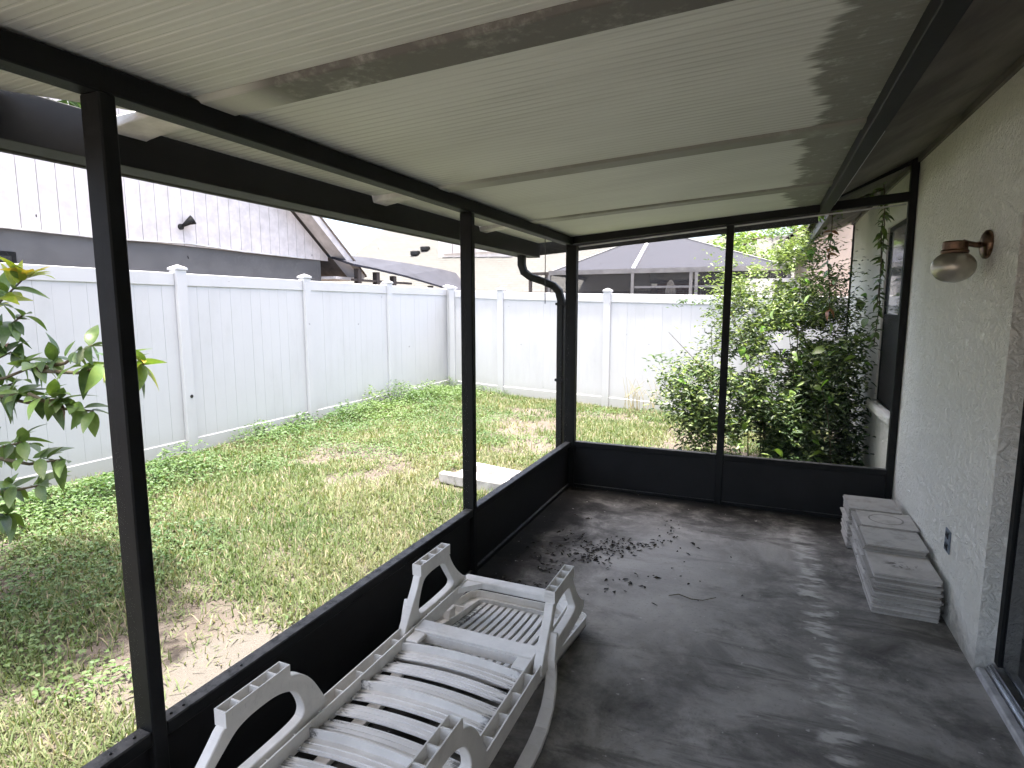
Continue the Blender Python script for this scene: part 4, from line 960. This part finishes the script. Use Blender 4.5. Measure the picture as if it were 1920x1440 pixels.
# dry stalks by the back fence
dg = MB()
for k in range(26):
    x_ = -1.75 + random.gauss(0, .16); y_ = 9.35 + random.gauss(0, .08); dg.tube([(x_, y_, G), (x_+random.gauss(0, .05), y_, .18), (x_+random.gauss(0, .13), y_, random.uniform(.25, .5))], [.005, .004, .002], 4)
tag(dg.build('dry_stalks', simple('straw', (.34, .30, .17), .8)), 'tuft of dry stalks standing at the back fence', 'stalks', kind='stuff')

# ------------------------------------------------------------------ neighbour on the left: gable with upright boards
h1 = empty('gable_house', (-9.3, 8, G), 'neighbour house with blush board gable over a dark grey stucco wall', 'house')
X1 = -9.3
MB().box(X1-7, X1, -4, 10.78, G, 2.72).build('wall', 'greywall', h1)
# gable boards: bottom z 2.70, top follows the rake
def rake_z(y_): return 3.80 - (y_-9.70)*.775
by = -1.2
while by < 11.1:
    w_ = .244; ztop = min(rake_z(by+w_/2) - .05, 7.2); zb = 2.66
    if ztop > zb + .05:
        z0 = min(rake_z(by)-.05, 7.2); z1 = max(min(rake_z(by+w_-.009)-.05, 7.2), zb+.005)
        MB().add([(X1-.02, by, zb), (X1+.035, by, zb), (X1+.035, by+w_-.009, zb), (X1-.02, by+w_-.009, zb), (X1-.02, by, z0), (X1+.035, by, z0), (X1+.035, by+w_-.009, z1), (X1-.02, by+w_-.009, z1)],
                 [(0,3,2,1),(4,5,6,7),(0,1,5,4),(1,2,6,5),(2,3,7,6),(3,0,4,7)]).build('siding_board', 'siding', h1)
    by += w_
MB().add([(X1-.03, -1.2, 2.66), (X1-.03, 11.1, 2.66), (X1-.03, 5.2, 7.2), (X1-.03, -1.2, 7.2)], [(0,1,2,3)]).build('gable_backing', 'greywall', h1)
rk = MB().beam((X1+.42, 11.78, rake_z(11.78)+.12), (X1+.42, 5.0, rake_z(5.0)+.12), .04, .20).build('rake_board', 'fascia_white', h1)
MB().add([(X1-7, 11.85, rake_z(11.85)+.24), (X1+.46, 11.85, rake_z(11.85)+.24), (X1+.46, 5, rake_z(5)+.24), (X1-7, 5, rake_z(5)+.24), (X1-7, 11.85, rake_z(11.85)+.19), (X1+.46, 11.85, rake_z(11.85)+.19), (X1+.46, 5, rake_z(5)+.19), (X1-7, 5, rake_z(5)+.19)],
         [(0,1,2,3),(7,6,5,4),(0,4,5,1),(1,5,6,2),(2,6,7,3),(3,7,4,0)]).build('roof', 'shingle_dark', h1)
MB().add([(X1+.036, 11.7, rake_z(11.7)+.05), (X1+.40, 11.7, rake_z(11.7)+.05), (X1+.40, 5, rake_z(5)+.05), (X1+.036, 5, rake_z(5)+.05)], [(0,1,2,3)]).build('rake_soffit', 'siding', h1)
MB().box(X1-6.9, X1+.40, 10.80, 11.7, 2.24, 2.30).build('eave_soffit', 'siding', h1)
wd_ = MB().box(X1+.0, X1+.03, 3.6, 4.80, 1.4, 2.34).build('window', 'bronze', h1); MB().box(X1+.031, X1+.035, 3.66, 4.74, 1.46, 2.28).build('pane', 'glass', wd_)
fl1 = empty('flood_lamp', (X1+.04, 7.36, 3.0), 'small round flood lamp fixed on the blush gable siding', 'flood lamp')
MB().lathe([(.05, 0), (.05, .03), (.02, .04)], (X1+.036, 7.28, 2.97), 14, 'x').build('base', 'gutter', fl1)
MB().tube([(X1+.07, 7.29, 2.98), (X1+.13, 7.36, 3.05), (X1+.17, 7.43, 3.10)], [.02, .05, .085], 14).build('lamp_head', 'gutter', fl1, smooth=True)
o = MB().tube([(X1+.05, 3.0, 2.60), (X1+.05, 4.67, 2.645), (X1+.05, 6.0, 2.64), (X1+.05, 7.4, 2.70), (X1+.05, 8.6, 2.665), (X1+.05, 10.2, 2.66)], .013, 6).build('cable', 'cable')
tag(o, 'thin pale cable sagging along the grey neighbour wall', 'cable')

# screened lanai beside it: sagging slate roof on dark posts
lan = empty('lanai', (-9, 14, G), 'low lanai with a dark slate sloping roof between the neighbouring houses', 'lanai')
fr = [(-8.5, 10.9, 2.575), (-8.5, 11.66, 2.53), (-8.5, 13.0, 2.42), (-8.5, 14.9, 2.20), (-8.5, 16.6, 2.06), (-8.5, 19.0, 1.95)]
bk = [(-9.6, 11.2, 2.87), (-9.6, 13.18, 2.90), (-9.6, 14.7, 2.88), (-9.6, 16.86, 2.82), (-9.6, 19.6, 2.62), (-9.6, 22.8, 2.28)]
vs = fr + bk + [(a, b, c-.05) for a, b, c in fr + bk]
fs = [(i, i+1, 7+i, 6+i) for i in range(5)] + [(12+i, 18+i, 19+i, 13+i) for i in range(5)] + [(i, 12+i, 13+i, i+1) for i in range(5)] + [(6+i, 7+i, 19+i, 18+i) for i in range(5)] + [(0,6,18,12),(5,17,23,11)]
MB().add(vs, fs).build('roof_sheet', 'awning', lan)
for (x_, y_, zt) in ((-8.6, 11.2, 2.48), (-8.6, 11.9, 2.44), (-8.6, 12.6, 2.38), (-8.6, 14.4, 2.2)): MB().box(x_-.06, x_+.06, y_-.06, y_+.06, G, zt).build('post', 'rust', lan)
MB().box(-8.64, -8.56, 11.0, 13.4, 2.20, 2.25).build('cross_rail', 'rust', lan)

# ------------------------------------------------------------------ house at the back left with the pale shingle roof
h2 = empty('shingle_house', (-10, 19, G), 'house behind the fence with a broad pale shingled hip roof', 'house')
MB().box(-14.6, -3.6, 17.2, 25, G, 2.35).build('wall', 'sidewall', h2)
r2 = lambda y_: 2.3 + .6*(y_-17.0)
MB().add([(-15.1, 16.6, r2(16.6)), (-2.9, 16.6, r2(16.6)), (-4.6, 24, r2(24)), (-15.0, 24, r2(24)), (-14.85, 20.5, r2(20.5)), (-15.1, 16.6, r2(16.6)-.12), (-2.9, 16.6, r2(16.6)-.12), (-4.6, 24.3, r2(24)-.15), (-15.0, 24.3, r2(24)-.15)],
         [(0,1,2,3,4),(0,5,6,1),(1,6,7,2),(2,7,8,3)]).build('roof', 'shingle', h2)
dm = MB()
dm.add([(-10.9, 18.85, r2(18.85)-.05), (-7.95, 18.7, r2(18.7)-.05), (-7.95, 18.72, 4.55), (-10.9, 18.87, 4.7), (-10.9, 21.5, r2(21.5)), (-7.95, 21.5, r2(21.5))], [(0,1,2,3),(1,5,2),(0,3,4),(3,2,5,4)])
dm.build('dormer', 'siding', h2)
for k in range(6):
    x_ = -10.7 + k*.47; MB().box(x_, x_+.43, 18.66-(x_+9.4)*.05, 18.70-(x_+9.4)*.05, 3.50, 4.4).build('dormer_board', 'fascia_white', h2)
for (x_, y_) in ((-11.75, 19.35), (-12.0, 19.05)):
    MB().box(x_-.16, x_+.16, y_-.12, y_+.12, r2(y_)-.02, r2(y_)+.16).build('roof_vent', 'gutter', h2, bevel=.03)

# ------------------------------------------------------------------ pool cage with a hipped mesh roof
cg = empty('pool_cage', (-2.5, 15, G), 'screened pool cage with a dark hipped mesh roof behind the back fence', 'pool cage')
A_, B_, C_, D_c = (-4.95, 14.0, 2.45), (.45, 14.0, 2.45), (.45, 20.4, 2.45), (-4.95, 20.4, 2.45)
E_, F_r = (-3.45, 17.1, 3.50), (-2.15, 17.1, 3.50)
for pl in ((A_, B_, F_r, E_), (B_, C_, F_r), (C_, D_c, E_, F_r), (D_c, A_, E_)):
    MB().add(pl, [tuple(range(len(pl)))]).build('roof_panel', 'cagemesh', cg)
for a_, c_, mt, w_ in ((A_, B_, 'cageframe', .11), (B_, C_, 'cageframe', .1), (C_, D_c, 'cageframe', .1), (D_c, A_, 'cageframe', .1), (A_, E_, 'cageframe', .06), (B_, F_r, 'cageframe', .06), (E_, F_r, 'cageframe', .06), ((-2.87, 13.98, 2.5), (-3.06, 17.1, 3.53), 'cagewhite', .07)):
    MB().beam(a_, c_, .06, w_).build('beam', mt, cg)
for x_ in (-4.95, -2.88, -1.56, -1.44, .45): MB().box(x_-.035, x_+.035, 13.97, 14.04, G, 2.40).build('post', 'cageframe', cg)
for x_ in (-4.4, -3.6, -2.2, -.8): MB().box(x_-.04, x_+.04, 20.36, 20.44, G, 2.40).build('post', 'cageframe', cg)
MB().box(-2.84, .42, 14.0, 14.04, 2.05, 2.10).build('cross_rail', 'cageframe', cg)
for x0, x1 in ((-4.91, -2.92), (-2.84, -1.6), (-1.40, .41)): MB().add([(x0, 14.005, G), (x1, 14.005, G), (x1, 14.005, 2.40), (x0, 14.005, 2.40)], [(0,1,2,3)]).build('wall_screen', 'cagewall', cg)
# lower side wing of the cage
for x_ in (-5.45, -5.02): MB().box(x_-.035, x_+.035, 13.96, 14.03, G, 2.40).build('post', 'rust', cg)
MB().box(-5.49, -4.98, 13.955, 14.035, 2.40, 2.47).build('beam', 'rust', cg)
# closed garden umbrella inside the cage
um = empty('garden_umbrella', (-2.16, 15.1, G), 'closed white garden umbrella showing through the pool cage', 'umbrella')
MB().tube([(-2.16, 15.1, G), (-2.16, 15.1, 2.28)], .022, 8).build('pole', 'cagewhite', um)
m = MB(); prof = [(.03, 2.27), (.06, 2.22), (.09, 2.12), (.115, 2.0), (.10, 1.8), (.12, 1.4), (.10, 1.25)]; vs = []
for r_, z_ in prof:
    for k in range(16): a_ = 2*math.pi*k/16; rr_ = r_*(1.18 if k % 2 else .82); vs.append((-2.16+rr_*math.cos(a_), 15.1+rr_*math.sin(a_), z_))
m.add(vs, [(i*16+k, i*16+(k+1)%16, (i+1)*16+(k+1)%16, (i+1)*16+k) for i in range(6) for k in range(16)] + [tuple(range(16))]).build('canopy', 'canvas', um)
# brick house behind the cage and the peach house at the right
h3 = empty('brick_house', (-1, 22, G), 'red brick house half hidden behind the pool cage', 'house')
MB().box(-3.4, 6, 20.6, 27, G, 2.55).build('wall', 'brick', h3)
MB().add([(-3.6, 20.4, 2.52), (6.2, 20.4, 2.52), (5, 24, 4.2), (-2.6, 24, 4.2), (-3.6, 28, 2.52), (6.2, 28, 2.52)], [(0,1,2,3),(3,2,5,4),(0,3,4),(1,5,2)]).build('roof', 'shingle', h3)
w_ = MB().box(-2.0, -.9, 20.56, 20.6, 1.1, 2.2).build('window', 'cagewhite', h3); MB().box(-1.94, -.96, 20.54, 20.56, 1.16, 2.14).build('pane', 'glass', w_)
h4 = empty('peach_house', (2, 14, G), 'sunlit peach stucco house beyond the shrub with a sloping gable', 'house')
MB().add([(.78, 13, G), (6, 13, G), (6, 13, 6.0), (3.6, 13, 5.1), (.78, 13, 3.0), (.78, 20, G), (6, 20, G), (6, 20, 6.0), (3.6, 20, 5.1), (.78, 20, 3.0)], [(0,1,2,3,4),(5,9,8,7,6),(0,4,9,5),(4,3,8,9),(3,2,7,8)]).build('wall', 'peach', h4)
MB().beam((.35, 12.6, 2.85), (3.8, 12.6, 5.35), .10, .14).build('rake_board', 'shingle_dark', h4)
MB().add([(.3, 12.55, 2.92), (.3, 20, 2.92), (3.9, 20, 5.5), (3.9, 12.55, 5.5), (.3, 12.55, 2.84), (.3, 20, 2.84), (3.9, 20, 5.42), (3.9, 12.55, 5.42)], [(0,1,2,3),(7,6,5,4),(0,4,5,1),(3,2,6,7),(0,3,7,4)]).build('roof', 'shingle_dark', h4)
MB().box(-.4, .77, 13.5, 19.8, 1.2, 2.2).build('side_wing', 'sidewall', h4)

# ------------------------------------------------------------------ trees over the roofs
def far_tree(name, base, h, rad, cnt, cols, label, L_=.16, conic=False):
    t = empty(name, (base[0], base[1], G), label, 'tree', 'trees beyond the back fence')
    MB().tube([(base[0], base[1], G), (base[0]+.1, base[1], h*.5), (base[0], base[1], h*.92)], [.16, .11, .04], 8).build('trunk', 'bark', t, smooth=True)
    m = MB()
    for k in range(9):
        a_ = k*2.4; z_ = h*(.45+.05*k); q = rad*(.8 if not conic else (1-k/10)); m.tube([(base[0], base[1], z_), (base[0]+math.cos(a_)*q*.5, base[1]+math.sin(a_)*q*.5, z_+.25), (base[0]+math.cos(a_)*q, base[1]+math.sin(a_)*q, z_+.3)], [.05, .03, .012], 5)
    m.build('limb', 'bark', t)
    u = norm(rng.normal(0, 1, (cnt, 3)))*(rng.random((cnt, 1))**.4)
    p = np.array([base[0], base[1], h*.72]) + u*np.array([rad, rad, h*.30])
    if conic:
        f = np.clip(1.15-(p[:, 2]-h*.42)/(h*.6), .05, 1); p[:, :2] = np.array(base) + (p[:, :2]-np.array(base))*f[:, None]
    hole = vnoise(p[:, 0]+p[:, 1]*.4, p[:, 2]*1.1, 1.6, 71)*.6 + .4*vnoise(p[:, 0], p[:, 2], 4, 72); p = p[hole > .42]
    k = len(p); az = rng.random(k)*6.28; D_ = norm(np.stack([np.cos(az), np.sin(az), rng.uniform(-.7, .5, k)], 1)); N_ = norm(np.stack([rng.normal(0, .5, k), rng.normal(0, .5, k), np.ones(k)], 1))
    V_, F_, Q_ = leaf_cloud(p, D_, N_, L_*(.7+.7*rng.random(k)), L_*.4*(.7+.6*rng.random(k)), np.array(cols)*(.55+.9*rng.random((k, 1))))
    V_ -= np.array([base[0], base[1], G]); tag(arr_mesh('crown', V_, F_, 'leaf', t, Q_), kind='stuff')
far_tree('leafy_tree', (-.75, 17.0), 3.7, 1.0, 2600, (.13, .20, .05), 'light green tree rising beside the pool cage roof')
far_tree('leafy_tree', (.9, 25), 5.6, 1.8, 3000, (.10, .16, .05), 'loose tree behind the peach house')
far_tree('pine_tree', (-1.55, 26), 5.2, .9, 1800, (.05, .09, .04), 'dark pine tip showing above the pool cage', .18, True)
